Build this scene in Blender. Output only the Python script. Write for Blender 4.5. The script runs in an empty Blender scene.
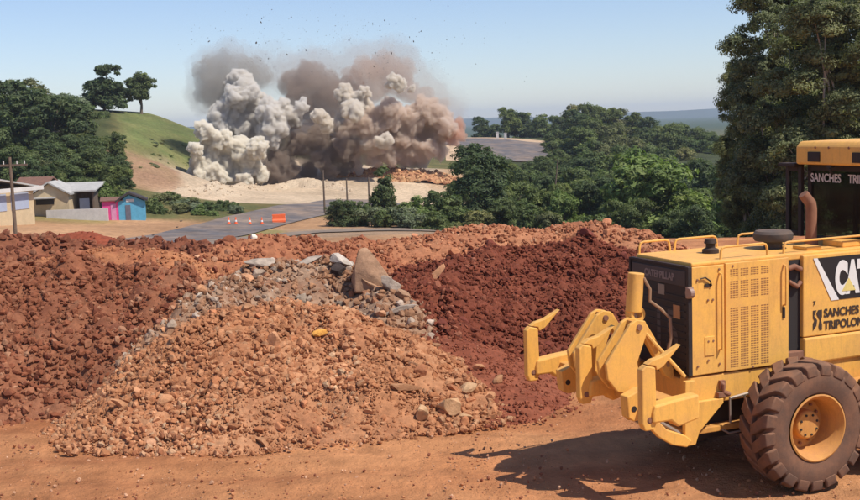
import bpy, bmesh, math, random
import numpy as np
from mathutils import Vector, Matrix, noise as mn

sc = bpy.context.scene
COL = sc.collection
R = math.radians

# ------------------------------------------------------------------ camera
F_PX, CAM_H, HOR_Y, ROLL = 1130.0, 3.9, 122.0, R(2.0)      # focal length and horizon in 860 x 500 pixels
PITCH = math.atan((250 - HOR_Y) / F_PX)
_f = np.array([0, math.cos(PITCH), -math.sin(PITCH)])
_r0 = np.array([1., 0, 0]); _u0 = np.cross(_r0, _f)
_r = _r0 * math.cos(ROLL) - _u0 * math.sin(ROLL)
_u = _u0 * math.cos(ROLL) + _r0 * math.sin(ROLL)
_C = np.array([0, 0, CAM_H])
cam = bpy.data.cameras.new('camera'); cam.sensor_width = 36; cam.lens = 36 * F_PX / 860
cam.clip_start = 0.1; cam.clip_end = 20000
camo = bpy.data.objects.new('camera', cam); COL.objects.link(camo)
M = Matrix(((_r[0], _u[0], -_f[0], 0), (_r[1], _u[1], -_f[1], 0), (_r[2], _u[2], -_f[2], CAM_H), (0, 0, 0, 1)))
camo.matrix_world = M
sc.camera = camo

# ------------------------------------------------------------------ world, sun, exposure
SUN_AZ, SUN_EL = 121.0, 57.0
w = bpy.data.worlds.new('World'); sc.world = w; w.use_nodes = True
wn = w.node_tree.nodes; wl = w.node_tree.links
sky = wn.new('ShaderNodeTexSky'); sky.sky_type = 'NISHITA'; sky.sun_disc = False
sky.sun_elevation = R(SUN_EL); sky.sun_rotation = R(SUN_AZ)
sky.altitude = 600; sky.air_density = 1.0; sky.dust_density = 0.3; sky.ozone_density = 1.6
wn['Background'].inputs['Strength'].default_value = 0.118
_tint = wn.new('ShaderNodeMix'); _tint.data_type = 'RGBA'; _tint.blend_type = 'MULTIPLY'; _tint.inputs[0].default_value = 1.0
_tint.inputs[7].default_value = (0.93, 0.94, 1.07, 1)                 # the clear, slightly violet blue of this sky
wl.new(sky.outputs[0], _tint.inputs[6])
wl.new(_tint.outputs[2], wn['Background'].inputs['Color'])
sun = bpy.data.lights.new('sun', 'SUN'); sun.energy = 4.6; sun.angle = R(0.53); sun.color = (1.0, 0.94, 0.85)
suno = bpy.data.objects.new('sun', sun); COL.objects.link(suno)
_sd = Vector((math.sin(R(SUN_AZ)) * math.cos(R(SUN_EL)), math.cos(R(SUN_AZ)) * math.cos(R(SUN_EL)), math.sin(R(SUN_EL))))
suno.rotation_euler = _sd.to_track_quat('Z', 'Y').to_euler(); suno.location = (20, -10, 40)
vs = sc.view_settings; vs.view_transform = 'Standard'; vs.look = 'None'; vs.exposure = 0.12; vs.gamma = 1.0
vs.use_curve_mapping = False
cy = sc.cycles
cy.max_bounces = 12; cy.diffuse_bounces = 3; cy.glossy_bounces = 3; cy.transmission_bounces = 6
cy.transparent_max_bounces = 12; cy.volume_bounces = 8; cy.use_denoising = True
cy.sample_clamp_indirect = 4.0

# ------------------------------------------------------------------ small tools
def ray(px, py):
    return _f + _r * (px - 430) / F_PX - _u * (py - 250) / F_PX
def at(px, py, dist):
    d = ray(px, py); return _C + d * dist / math.hypot(d[0], d[1])
def zpix(px, py, dist):
    return at(px, py, dist)[2]

def tag(o, label=None, cat=None, group=None, kind=None):
    if label: o['label'] = label
    if cat: o['category'] = cat
    if group: o['group'] = group
    if kind: o['kind'] = kind
    return o
def empty(name, loc=(0, 0, 0), rz=0.0, parent=None):
    o = bpy.data.objects.new(name, None); COL.objects.link(o)
    o.location = loc; o.rotation_euler = (0, 0, rz); o.empty_display_size = 0.2
    if parent: o.parent = parent
    return o
def link(name, me, parent=None, loc=None):
    o = bpy.data.objects.new(name, me); COL.objects.link(o)
    if parent: o.parent = parent
    if loc is not None: o.location = loc
    return o
def np_mesh(name, v, f, mat=None, col=None, smooth=False):
    """v (N,3), f (M,k) numpy arrays -> mesh; col (N,3) vertex colours"""
    me = bpy.data.meshes.new(name)
    v = np.asarray(v, np.float32); f = np.asarray(f, np.int32)
    k = f.shape[1]
    me.vertices.add(len(v)); me.vertices.foreach_set('co', v.ravel())
    me.loops.add(f.size); me.loops.foreach_set('vertex_index', f.ravel())
    me.polygons.add(len(f)); me.polygons.foreach_set('loop_start', np.arange(0, f.size, k, dtype=np.int32))
    me.polygons.foreach_set('use_smooth', np.full(len(f), smooth, dtype=bool))
    if col is not None:
        a = me.color_attributes.new('Col', 'FLOAT_COLOR', 'POINT')
        c = np.ones((len(v), 4), np.float32); c[:, :3] = col
        a.data.foreach_set('color', c.ravel())
    me.update(calc_edges=True); me.validate()
    if mat: me.materials.append(mat)
    return me

class MB:
    """collects shapes, build() links them as one mesh object"""
    def __init__(s): s.v = []; s.f = []
    def add(s, v, f):
        b = len(s.v); s.v += [tuple(p) for p in v]; s.f += [tuple(i + b for i in q) for q in f]; return s
    def box(s, x0, x1, y0, y1, z0, z1):
        return s.add([(x0, y0, z0), (x1, y0, z0), (x1, y1, z0), (x0, y1, z0), (x0, y0, z1), (x1, y0, z1), (x1, y1, z1), (x0, y1, z1)],
                     [(0, 3, 2, 1), (4, 5, 6, 7), (0, 1, 5, 4), (1, 2, 6, 5), (2, 3, 7, 6), (3, 0, 4, 7)])
    def prism(s, poly, a0, a1, axis='y'):
        """poly of (u,w) pairs extruded along axis; y: (x,z), x: (y,z), z: (x,y)"""
        n = len(poly)
        mk = {'y': lambda p, a: (p[0], a, p[1]), 'x': lambda p, a: (a, p[0], p[1]), 'z': lambda p, a: (p[0], p[1], a)}[axis]
        v = [mk(p, a0) for p in poly] + [mk(p, a1) for p in poly]
        f = [tuple(range(n)), tuple(range(2 * n - 1, n - 1, -1))] + [(i, i + n, (i + 1) % n + n, (i + 1) % n) for i in range(n)]
        return s.add(v, f)
    def tube(s, pts, r, n=10, cap=True):
        pts = [Vector(p) for p in pts]; rr = r if isinstance(r, (list, tuple)) else [r] * len(pts)
        v = []; f = []; prev = None
        for i, p in enumerate(pts):
            t = (pts[min(i + 1, len(pts) - 1)] - pts[max(i - 1, 0)]).normalized()
            if prev is None:
                a = t.orthogonal().normalized()
            else:
                a = (prev - t * prev.dot(t)).normalized()
            prev = a; b = t.cross(a)
            for k in range(n):
                q = 2 * math.pi * k / n
                v.append(p + (a * math.cos(q) + b * math.sin(q)) * rr[i])
        for i in range(len(pts) - 1):
            for k in range(n):
                f.append((i * n + k, i * n + (k + 1) % n, (i + 1) * n + (k + 1) % n, (i + 1) * n + k))
        if cap:
            f.append(tuple(range(n - 1, -1, -1))); m = (len(pts) - 1) * n; f.append(tuple(range(m, m + n)))
        return s.add(v, f)
    def lathe(s, prof, n=32, axis='y', c=(0, 0, 0), closed=False):
        """prof of (radius, along-axis) pairs"""
        v = []; f = []
        for (rad, a) in prof:
            for k in range(n):
                q = 2 * math.pi * k / n; x, z = rad * math.cos(q), rad * math.sin(q)
                v.append({'y': (c[0] + x, c[1] + a, c[2] + z), 'z': (c[0] + x, c[1] + z, c[2] + a), 'x': (c[0] + a, c[1] + x, c[2] + z)}[axis])
        m = len(prof)
        for i in range(m if closed else m - 1):
            j = (i + 1) % m
            for k in range(n):
                f.append((i * n + k, i * n + (k + 1) % n, j * n + (k + 1) % n, j * n + k))
        return s.add(v, f)
    def build(s, name, mat, parent=None, bevel=0.0, smooth=False, seg=2):
        me = bpy.data.meshes.new(name); me.from_pydata(s.v, [], s.f)
        bm = bmesh.new(); bm.from_mesh(me); bmesh.ops.recalc_face_normals(bm, faces=bm.faces); bm.to_mesh(me); bm.free()
        me.materials.append(mat)
        o = link(name, me, parent)
        if smooth:
            me.polygons.foreach_set('use_smooth', [True] * len(me.polygons))
            try: me.set_sharp_from_angle(angle=R(38))
            except Exception: pass
        if bevel:
            b = o.modifiers.new('bevel', 'BEVEL'); b.width = bevel; b.segments = seg; b.limit_method = 'ANGLE'; b.angle_limit = R(35)
        return o

# ------------------------------------------------------------------ materials
def srgb(r, g, b):
    return tuple(((c / 255) / 12.92 if c / 255 <= 0.04045 else ((c / 255 + 0.055) / 1.055) ** 2.4) for c in (r, g, b))
def new_mat(name):
    m = bpy.data.materials.new(name); m.use_nodes = True
    nt = m.node_tree; return m, nt.nodes, nt.links, nt.nodes['Principled BSDF']
def N(nodes, typ, **kw):
    n = nodes.new(typ)
    for k, val in kw.items():
        if k in n.inputs.keys(): n.inputs[k].default_value = val
        else: setattr(n, k, val)
    return n
def mixc(nodes, links, fac, a, b, mode='MIX'):
    n = nodes.new('ShaderNodeMix'); n.data_type = 'RGBA'; n.blend_type = mode
    for idx, val in ((0, fac), (6, a), (7, b)):
        if hasattr(val, 'links'): links.new(val, n.inputs[idx])
        elif idx == 0: n.inputs[0].default_value = val
        else: n.inputs[idx].default_value = (*val, 1)
    return n.outputs[2]
def ramp(nodes, links, fac, stops):
    n = nodes.new('ShaderNodeValToRGB'); e = n.color_ramp.elements
    while len(e) < len(stops): e.new(0.5)
    for i, (p, c) in enumerate(stops):
        e[i].position = p; e[i].color = (*c, 1) if len(c) == 3 else c
    links.new(fac, n.inputs[0]); return n.outputs[0]

def mat_earth(name, vcol=True, base=(.4, .2, .1), scale=6.0, amp=(0.6, 1.35), bump=0.35, bump_scale=14.0, rough=0.95, objrand=0.0, dist=0.05, big=None, dusty=None):
    m, n, l, p = new_mat(name)
    tc = N(n, 'ShaderNodeNewGeometry')
    if vcol:
        src = N(n, 'ShaderNodeVertexColor', layer_name='Col').outputs[0]
    else:
        rgb = N(n, 'ShaderNodeRGB'); rgb.outputs[0].default_value = (*base, 1); src = rgb.outputs[0]
    if objrand:
        oi = N(n, 'ShaderNodeObjectInfo')
        src = mixc(n, l, 1.0, src, ramp(n, l, oi.outputs['Random'], [(0, (1 - objrand,) * 3), (0.5, (1, 1 - objrand * .2, 1 - objrand * .35)), (1, (1 + objrand, 1 + objrand, 1 + objrand * 1.2))]), 'MULTIPLY')
    ns = N(n, 'ShaderNodeTexNoise', Scale=scale, Detail=8.0, Roughness=0.65); l.new(tc.outputs['Position'], ns.inputs['Vector'])
    var = ramp(n, l, ns.outputs[0], [(0.28, (amp[0],) * 3), (0.72, (amp[1],) * 3)])
    if big:
        nl = N(n, 'ShaderNodeTexNoise', Scale=big[0], Detail=6.0, Roughness=0.7); l.new(tc.outputs['Position'], nl.inputs['Vector'])
        src = mixc(n, l, 1.0, src, ramp(n, l, nl.outputs[0], [(0.3, big[1]), (0.7, big[2])]), 'MULTIPLY')
    if dusty:
        nd = N(n, 'ShaderNodeTexNoise', Scale=dusty[0], Detail=8.0, Roughness=0.75); l.new(tc.outputs['Position'], nd.inputs['Vector'])
        src = mixc(n, l, ramp(n, l, nd.outputs[0], [(0.42, (0, 0, 0)), (0.72, (.75,) * 3)]), src, dusty[1])
    l.new(mixc(n, l, 1.0, src, var, 'MULTIPLY'), p.inputs['Base Color'])
    nb = N(n, 'ShaderNodeTexNoise', Scale=bump_scale, Detail=9.0, Roughness=0.7); l.new(tc.outputs['Position'], nb.inputs['Vector'])
    b = N(n, 'ShaderNodeBump', Strength=bump, Distance=dist); l.new(nb.outputs[0], b.inputs['Height']); l.new(b.outputs[0], p.inputs['Normal'])
    p.inputs['Roughness'].default_value = rough; p.inputs['Specular IOR Level'].default_value = 0.15
    return m

def mat_paint(name, base, dust=(.42, .2, .09), dust_amt=0.35, rough=0.45, scale=3.0, metallic=0.0, spec=0.4):
    """paint with patchy dust that has a shape of its own"""
    m, n, l, p = new_mat(name)
    tc = N(n, 'ShaderNodeTexCoord')
    ns = N(n, 'ShaderNodeTexNoise', Scale=scale, Detail=9.0, Roughness=0.7); l.new(tc.outputs['Object'], ns.inputs['Vector'])
    ns2 = N(n, 'ShaderNodeTexNoise', Scale=scale * 14, Detail=5.0, Roughness=0.7); l.new(tc.outputs['Object'], ns2.inputs['Vector'])
    g = N(n, 'ShaderNodeNewGeometry'); sx = N(n, 'ShaderNodeSeparateXYZ'); l.new(g.outputs['Normal'], sx.inputs[0])
    up = N(n, 'ShaderNodeMath', operation='MULTIPLY_ADD'); up.inputs[1].default_value = 0.16; up.inputs[2].default_value = -0.02
    l.new(sx.outputs['Z'], up.inputs[0])                          # dust settles on faces that point up
    ad = N(n, 'ShaderNodeMath', operation='ADD'); l.new(ns.outputs[0], ad.inputs[0]); l.new(up.outputs[0], ad.inputs[1])
    fac = ramp(n, l, ad.outputs[0], [(0.40, (0, 0, 0)), (0.75, (dust_amt,) * 3)])
    fine = ramp(n, l, ns2.outputs[0], [(0.3, (0.93,) * 3), (0.7, (1.05,) * 3)])
    mp = N(n, 'ShaderNodeMapping'); mp.inputs['Scale'].default_value = (5, 5, .9); l.new(tc.outputs['Object'], mp.inputs['Vector'])
    ns3 = N(n, 'ShaderNodeTexNoise', Scale=2.2, Detail=8.0, Roughness=0.75); l.new(mp.outputs[0], ns3.inputs['Vector'])      # run-down streaks of grime
    grime = ramp(n, l, ns3.outputs[0], [(0.50, (0, 0, 0)), (0.74, (.62,) * 3)])
    c = mixc(n, l, grime, mixc(n, l, fac, base, dust), tuple(b * .35 + d * .3 for b, d in zip(base, dust)))
    l.new(mixc(n, l, 1.0, c, fine, 'MULTIPLY'), p.inputs['Base Color'])
    p.inputs['Roughness'].default_value = rough; p.inputs['Specular IOR Level'].default_value = spec; p.inputs['Metallic'].default_value = metallic
    rr = N(n, 'ShaderNodeMapRange'); rr.inputs['To Min'].default_value = rough; rr.inputs['To Max'].default_value = min(1, rough + .4)
    l.new(ns.outputs[0], rr.inputs[0]); l.new(rr.outputs[0], p.inputs['Roughness'])
    b = N(n, 'ShaderNodeBump', Strength=0.08, Distance=0.01); l.new(ns2.outputs[0], b.inputs['Height']); l.new(b.outputs[0], p.inputs['Normal'])
    return m

def mat_leaf(name, trans=0.35):
    m, n, l, p = new_mat(name)
    vc = N(n, 'ShaderNodeVertexColor', layer_name='Col')
    oi = N(n, 'ShaderNodeObjectInfo')
    tint = ramp(n, l, oi.outputs['Random'], [(0, (0.8, 0.85, 0.85)), (0.5, (1, 1, 1)), (1, (1.25, 1.15, 0.95))])
    c = mixc(n, l, 1.0, vc.outputs[0], tint, 'MULTIPLY')
    l.new(c, p.inputs['Base Color']); p.inputs['Roughness'].default_value = 0.6; p.inputs['Specular IOR Level'].default_value = 0.25
    t = N(n, 'ShaderNodeBsdfTranslucent'); l.new(mixc(n, l, 1.0, c, (1.1, 1.25, 0.6), 'MULTIPLY'), t.inputs['Color'])
    mx = N(n, 'ShaderNodeMixShader'); mx.inputs[0].default_value = trans
    l.new(p.outputs[0], mx.inputs[1]); l.new(t.outputs[0], mx.inputs[2]); l.new(mx.outputs[0], n['Material Output'].inputs['Surface'])
    return m

def mat_plain(name, base, rough=0.8, scale=4.0, amp=0.15, metallic=0.0):
    m, n, l, p = new_mat(name)
    g = N(n, 'ShaderNodeTexCoord'); ns = N(n, 'ShaderNodeTexNoise', Scale=scale, Detail=7.0, Roughness=0.7); l.new(g.outputs['Object'], ns.inputs['Vector'])
    v = ramp(n, l, ns.outputs[0], [(0.3, (1 - amp,) * 3), (0.7, (1 + amp,) * 3)])
    l.new(mixc(n, l, 1.0, base, v, 'MULTIPLY'), p.inputs['Base Color'])
    p.inputs['Roughness'].default_value = rough; p.inputs['Metallic'].default_value = metallic
    return m

def mat_dust(name, colour, density, aniso=0.1):
    m, n, l, p = new_mat(name); n.remove(p)
    v = N(n, 'ShaderNodeVolumePrincipled'); v.inputs['Color'].default_value = (*colour, 1)
    v.inputs['Density'].default_value = density; v.inputs['Anisotropy'].default_value = aniso
    l.new(v.outputs[0], n['Material Output'].inputs['Volume'])
    return m

YELLOW = mat_paint('grader_yellow', (.88, .47, .095), dust=(.56, .27, .115), dust_amt=.5, rough=.42)
YELLOW_DUST_SHADE = mat_paint('dusty_shaded_yellow', (.72, .36, .075), dust=(.42, .18, .075), dust_amt=.6, rough=.6, scale=5)  # dusty paint; its darker tone also paints shade on the ripper beam
BLACKP = mat_paint('black_paint', (.02, .017, .016), dust=(.2, .09, .045), dust_amt=.22, rough=.5)
RUBBER = mat_paint('tyre_rubber', (.14, .085, .06), dust=(.34, .16, .085), dust_amt=.75, rough=.85, scale=4, spec=.15)
RIM = mat_paint('rim_paint', (.62, .30, .07), dust=(.46, .2, .08), dust_amt=.75, rough=.7, scale=6)
DARKIN = mat_plain('dark_steel', (.025, .02, .018), .7)
RUST = mat_paint('rusty_steel', (.30, .14, .08), dust=(.18, .08, .05), dust_amt=.7, rough=.75, scale=9)
STEEL = mat_plain('worn_steel', (.30, .24, .19), .6, metallic=.3)
WHITEP = mat_plain('white_decal', (.78, .76, .70), .5, amp=.06)
INK = mat_plain('dark_lettering', (.05, .03, .02), .6, amp=.1)
# ------------------------------------------------------------------ terrain
def _tps(pts):
    P = np.array([(p[0], p[1]) for p in pts]) / 100.0; Z = np.array([p[2] for p in pts])
    d = np.linalg.norm(P[:, None] - P[None], axis=2); K = np.where(d > 0, d * d * np.log(d + 1e-12), 0)
    n = len(P); Q = np.hstack([np.ones((n, 1)), P]); A = np.zeros((n + 3, n + 3))
    A[:n, :n] = K + np.eye(n) * 0.002; A[:n, n:] = Q; A[n:, :n] = Q.T
    s = np.linalg.solve(A, np.concatenate([Z, np.zeros(3)]))
    def f(x, y):
        x = np.asarray(x, float) / 100; y = np.asarray(y, float) / 100
        d2 = (x[..., None] - P[:, 0]) ** 2 + (y[..., None] - P[:, 1]) ** 2
        return (0.5 * d2 * np.log(d2 + 1e-12)) @ s[:n] + s[n] + s[n + 1] * x + s[n + 2] * y
    return f
_ctl = []
for (px, py, d) in [
    (0, 232, 88), (60, 228, 92), (125, 217, 108), (60, 217, 108), (0, 222, 104), (200, 236, 90), (250, 225, 101), (320, 207, 128),
    (300, 238, 86), (400, 236, 86), (460, 236, 86), (400, 224, 102), (345, 224, 103), (440, 226, 102),
    (240, 188, 168), (330, 186, 165), (420, 178, 172), (300, 200, 142), (200, 200, 140), (160, 196, 140), (455, 172, 178), (190, 186, 165),
    (140, 165, 150), (165, 162, 160), (190, 160, 178), (145, 140, 175), (175, 140, 185), (150, 112, 205), (195, 131, 205), (215, 142, 215),
    (120, 112, 205), (0, 190, 122), (60, 180, 130), (110, 185, 125), (0, 140, 165), (60, 140, 165), (30, 106, 205), (90, 110, 205),
    (500, 160, 235), (470, 160, 235), (500, 139, 300), (535, 142, 300), (545, 156, 245), (480, 138, 310), (450, 142, 290), (400, 145, 260), (330, 150, 250), (260, 150, 250)]:
    p = at(px, py, d); _ctl.append((p[0], p[1], p[2]))
for (px, d, z) in [(560, 100, -8), (650, 100, -8.5), (740, 100, -8), (860, 100, -6), (560, 160, -9), (650, 160, -9), (760, 160, -9), (500, 110, -7), (490, 160, -8.5), (520, 210, -7),
                   (600, 230, -6), (700, 230, -7), (600, 310, -2.5), (700, 310, -5), (820, 220, -8), (860, 320, -6), (800, 55, -4.5), (700, 55, -5), (900, 55, -4.5), (700, 75, -8), (600, 75, -7), (520, 75, -5.2), (860, 75, -6.5),
                   (0, 60, -2.9), (200, 60, -3.3), (330, 60, -3.4), (430, 60, -3.6), (600, 58, -5), (300, 420, -4), (600, 420, -6), (0, 420, 6), (860, 420, -8), (150, 330, 4),
                   (-400, 60, -2), (-400, 150, 0), (-400, 300, 6), (1300, 60, -2), (1300, 150, -6), (1300, 300, -7)]:
    az = math.atan((px - 430) / F_PX); _ctl.append((d * math.sin(az), d * math.cos(az), z))
for y in (-60, -20, 5, 20, 34):
    for x in (-60, -25, 0, 25, 60): _ctl.append((x, y, 0.0))
_T = _tps(_ctl)
def smooth(a, b, x): t = np.clip((x - a) / (b - a), 0, 1); return t * t * (3 - 2 * t)
def vnoise(x, y, s, seed=0):
    """cheap smooth value noise, vectorised"""
    x = np.asarray(x, float) * s + seed * 17.3; y = np.asarray(y, float) * s - seed * 9.1
    xi = np.floor(x).astype(np.int64); yi = np.floor(y).astype(np.int64); fx = x - xi; fy = y - yi
    fx = fx * fx * (3 - 2 * fx); fy = fy * fy * (3 - 2 * fy)
    def h(a, b):
        n = (a * 374761393 + b * 668265263 + seed * 974711) & 0xffffffff
        n = ((n ^ (n >> 13)) * 1274126177) & 0xffffffff
        return ((n ^ (n >> 16)) & 0xffff) / 65535.0
    return (h(xi, yi) * (1 - fx) + h(xi + 1, yi) * fx) * (1 - fy) + (h(xi, yi + 1) * (1 - fx) + h(xi + 1, yi + 1) * fx) * fy
def fbm(x, y, s, octv=4, seed=0):
    t = 0; a = 0.5
    for k in range(octv): t = t + a * (vnoise(x, y, s * 2 ** k, seed + k) - 0.5); a *= 0.5
    return t
def terrain(x, y):
    x = np.asarray(x, float); y = np.asarray(y, float); d = np.hypot(x, y)
    near = smooth(31, 52, d); far = smooth(420, 900, d)
    z = _T(np.clip(x, -500, 500), np.clip(y, -100, 520)) * near
    z = z * (1 - far) + far * (-14 + 0 * d)
    z = np.where(y < -10, z * smooth(-80, -10, y), z)
    z = z + fbm(x, y, 0.05, 3, 3) * 0.8 * near * (1 - far) + fbm(x, y, 0.4, 3, 5) * 0.12 * np.clip(1 - d / 200, 0, 1)
    return z
def tz(x, y): return float(terrain(np.array([x]), np.array([y]))[0])
def gp(px, py, dmin=40, dmax=480):
    """where the line of sight of a pixel meets the terrain"""
    ds = np.linspace(dmin, dmax, 1500); dr = ray(px, py); k = ds / math.hypot(dr[0], dr[1])
    P = _C + dr[None] * k[:, None]; g = terrain(P[:, 0], P[:, 1]); i = np.argmax(P[:, 2] < g)
    if not (P[:, 2] < g).any(): i = -1
    return np.array([P[i, 0], P[i, 1], g[i]])

def colr(x, y): return 430 + F_PX * x / np.maximum(y, 1)
azs = np.concatenate([np.arange(-180, -34, 3.0), np.arange(-34, 34, 0.16), np.arange(34, 180, 3.0)])
rad = np.concatenate([np.linspace(1.0, 9, 9), np.linspace(9.2, 34, 250), np.geomspace(34.3, 230, 210), np.geomspace(233, 6500, 70)])
A, D = np.meshgrid(np.radians(azs), rad); X = D * np.sin(A); Y = D * np.cos(A)
Z = terrain(X, Y)
# wheel ruts and trampled unevenness of the yard
yard = 1 - smooth(32, 45, D)
rut = np.zeros_like(D)
for (off, ang, wd) in ((12.6, .03, .28), (14.0, .03, .28), (11.6, -.05, .25), (13.3, -.05, .25)):
    rut -= 0.035 * np.exp(-((Y - off - ang * X) / wd) ** 2) * (0.6 + 0.8 * vnoise(X, Y, 0.5, 8))
Z = Z + yard * (rut + 0.05 * fbm(X, Y, 1.1, 4, 11) + 0.022 * fbm(X, Y, 7, 3, 15))
c = colr(X, Y); nz = fbm(X, Y, 0.09, 4, 21); nz2 = fbm(X, Y, 0.5, 3, 31)
front = Y > 1
def band(c0, c1, d0, d1, sc=14, sd=5):
    cc = c + nz * 60; dd = D + nz * 14
    return smooth(c0 - sc, c0 + sc, cc) * (1 - smooth(c1 - sc, c1 + sc, cc)) * smooth(d0 - sd, d0 + sd, dd) * (1 - smooth(d1 - sd, d1 + sd, dd)) * front
Cc = np.zeros(X.shape + (3,)) + np.array((.12, .12, .045))
def paint(mask, colr_):
    global Cc
    Cc = Cc * (1 - mask[..., None]) + np.array(colr_) * mask[..., None]
g1 = smooth(-.08, .12, nz2)
paint(g1 * .6, (.20, .15, .06))
paint(band(-900, 470, 45, 107, 20, 3), (.46, .265, .14))          # orange tan haul road
paint(band(-900, 110, 102, 112, 12, 2), (.29, .22, .085))        # dry grass before the houses
paint(band(270, 470, 81, 96, 20, 2), (.36, .24, .15))
paint(band(215, 275, 84, 97, 8, 2) * .8, (.22, .20, .07))
paint(band(280, 345, 96, 112, 8, 2), (.40, .23, .12))
paint(band(165, 470, 128, 196, 10, 4), (.52, .40, .275))          # pale blasted ground
paint(band(122, 182, 142, 170, 8, 4), (.34, .205, .125)); paint(band(100, 200, 150, 180, 14, 8) * np.clip(.3 + 2 * nz2, 0, 1), (.23, .19, .08))
paint(band(130, 215, 172, 330, 10, 4), (.185, .185, .07)); paint(band(130, 215, 172, 330, 10, 4) * np.clip(.4 + 2.5 * nz2, 0, 1), (.135, .165, .055))
paint(band(140, 215, 190, 200, 10, 3) * .5, (.10, .13, .045))
paint(band(440, 475, 170, 200, 8, 4), (.45, .30, .18))
paint(band(-900, 122, 108, 320, 12, 4), (.07, .08, .03))
paint(band(475, 2000, 92, 330, 6, 4), (.055, .065, .028))
far = smooth(600, 1500, D); paint(far, (.05, .075, .035))
yd = (1 - smooth(40, 60, D))
sand = np.clip(0.5 + 1.6 * fbm(X, Y, 0.45, 4, 41), 0, 1); dk = np.clip(0.35 + 2.2 * fbm(X, Y, 0.8, 4, 51), 0, 1) * smooth(13, 19, D)
ycol = (np.array((.50, .19, .075)) * (1 - sand[..., None]) + np.array((.64, .31, .14)) * sand[..., None])
stk = np.clip(2.0 * fbm(X * .35, Y * 1.6, 1.2, 4, 44), 0, .5)[..., None]; ycol = ycol * (1 - stk) + np.array((.40, .14, .058)) * stk
ycol = ycol * (1 - dk[..., None] * .75) + np.array((.25, .085, .045)) * dk[..., None] * .75
Cc = Cc * (1 - yd[..., None]) + ycol * yd[..., None]
na, nr = len(azs), len(rad)
idx = np.arange(na * nr).reshape(nr, na)
q = np.stack([idx[:-1, :-1], idx[:-1, 1:], idx[1:, 1:], idx[1:, :-1]], -1).reshape(-1, 4)[:, ::-1]
ring = np.stack([idx[:-1, -1], idx[:-1, 0], idx[1:, 0], idx[1:, -1]], -1)[:, ::-1]
EARTH = mat_earth('bare_earth', scale=2.2, amp=(.68, 1.28), bump=.9, bump_scale=11, dist=.08, big=(.13, (.74, .72, .70), (1.24, 1.22, 1.2)))
me = np_mesh('ground', np.stack([X, Y, Z], -1).reshape(-1, 3), np.vstack([q, ring]), EARTH, Cc.reshape(-1, 3), smooth=True)
tag(link('ground', me), kind='structure')

# asphalt roads, laid on the terrain
ASPH = mat_earth('asphalt', vcol=False, base=(.118, .108, .108), scale=.5, amp=(.7, 1.5), bump=.1, rough=.85, dusty=(.16, (.34, .23, .15)))
VERGE = mat_earth('road_verge', vcol=False, base=(.50, .35, .22), scale=.6, amp=(.7, 1.3), bump=.2)
PAINT_W = mat_plain('road_paint', (.55, .53, .48), .8)
def catmull(P, n=12):
    P = [np.array(p, float) for p in P]; P = [2 * P[0] - P[1]] + P + [2 * P[-1] - P[-2]]; out = []
    for i in range(1, len(P) - 2):
        for k in range(n):
            t = k / n
            out.append(.5 * (2 * P[i] + (P[i + 1] - P[i - 1]) * t + (2 * P[i - 1] - 5 * P[i] + 4 * P[i + 1] - P[i + 2]) * t * t + (3 * P[i] - P[i - 1] - 3 * P[i + 1] + P[i + 2]) * t ** 3))
    out.append(P[-2]); return np.array(out)
def strip(name, cl, o0, o1, mat, lift, kind='structure', parent=None, nw=13):
    t = np.gradient(cl[:, :2], axis=0); t /= np.linalg.norm(t, axis=1)[:, None]; nrm = np.stack([-t[:, 1], t[:, 0]], 1)
    offs = np.linspace(o0, o1, nw)
    P = cl[:, None, :2] + nrm[:, None] * offs[None, :, None]
    z = terrain(P[..., 0], P[..., 1])
    z = z + lift
    v = np.concatenate([P, z[..., None]], -1).reshape(-1, 3); i = np.arange(len(v)).reshape(P.shape[:2])
    f = np.stack([i[:-1, :-1], i[1:, :-1], i[1:, 1:], i[:-1, 1:]], -1).reshape(-1, 4)
    o = link(name, np_mesh(name, v, f, mat, smooth=True), parent)
    if kind: tag(o, kind=kind)
    return o
rd1 = catmull([gp(150, 244), gp(200, 236), gp(245, 224), gp(290, 213.5), gp(330, 206), gp(360, 203), gp(400, 204)], 40)
road = strip('road', rd1, -3.5, 3.5, ASPH, .07)
rd2 = catmull([gp(160, 251, 40), gp(220, 241.5, 40), gp(262, 238, 40), gp(310, 233, 40), gp(360, 231, 40), gp(440, 231, 40)], 40)
strip('service_road', rd2, -1.7, 1.7, mat_earth('worn_asphalt', vcol=False, base=(.22, .17, .13), scale=.4, amp=(.7, 1.4), bump=.1), .08)
# the bend climbing away in the distance
def onT(px, d): az = math.atan((px - 430) / F_PX); return np.array([d * math.sin(az), d * math.cos(az), 0.])
rd3 = catmull([onT(551, 234), onT(545, 246), onT(532, 264), onT(510, 274), onT(480, 280), onT(440, 282), onT(400, 280)], 14)
strip('hill_road_verge', rd3, -27, 21, VERGE, .12)
strip('hill_road', rd3, -18, 17, ASPH, .25)

# far ridge
rx = np.linspace(-5200, 5200, 240); rng = np.random.default_rng(5)
rv = []; rf = []
for k, x in enumerate(rx):
    h = 26 + 26 * (vnoise(x, 0, 1 / 900, 71)) + 10 * vnoise(x, 0, 1 / 240, 72) - 22
    rv += [(x, 4300, -16), (x, 4600, h), (x, 5200, -16)]
for k in range(len(rx) - 1):
    a = 3 * k; rf += [(a, a + 3, a + 4, a + 1), (a + 1, a + 4, a + 5, a + 2)]
RIDGE = mat_earth('wooded_ridge', vcol=False, base=(.05, .066, .048), scale=.004, amp=(.6, 1.5), bump=0)
tag(link('hills', np_mesh('hills', rv, rf, RIDGE, smooth=True)), kind='structure')
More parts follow.
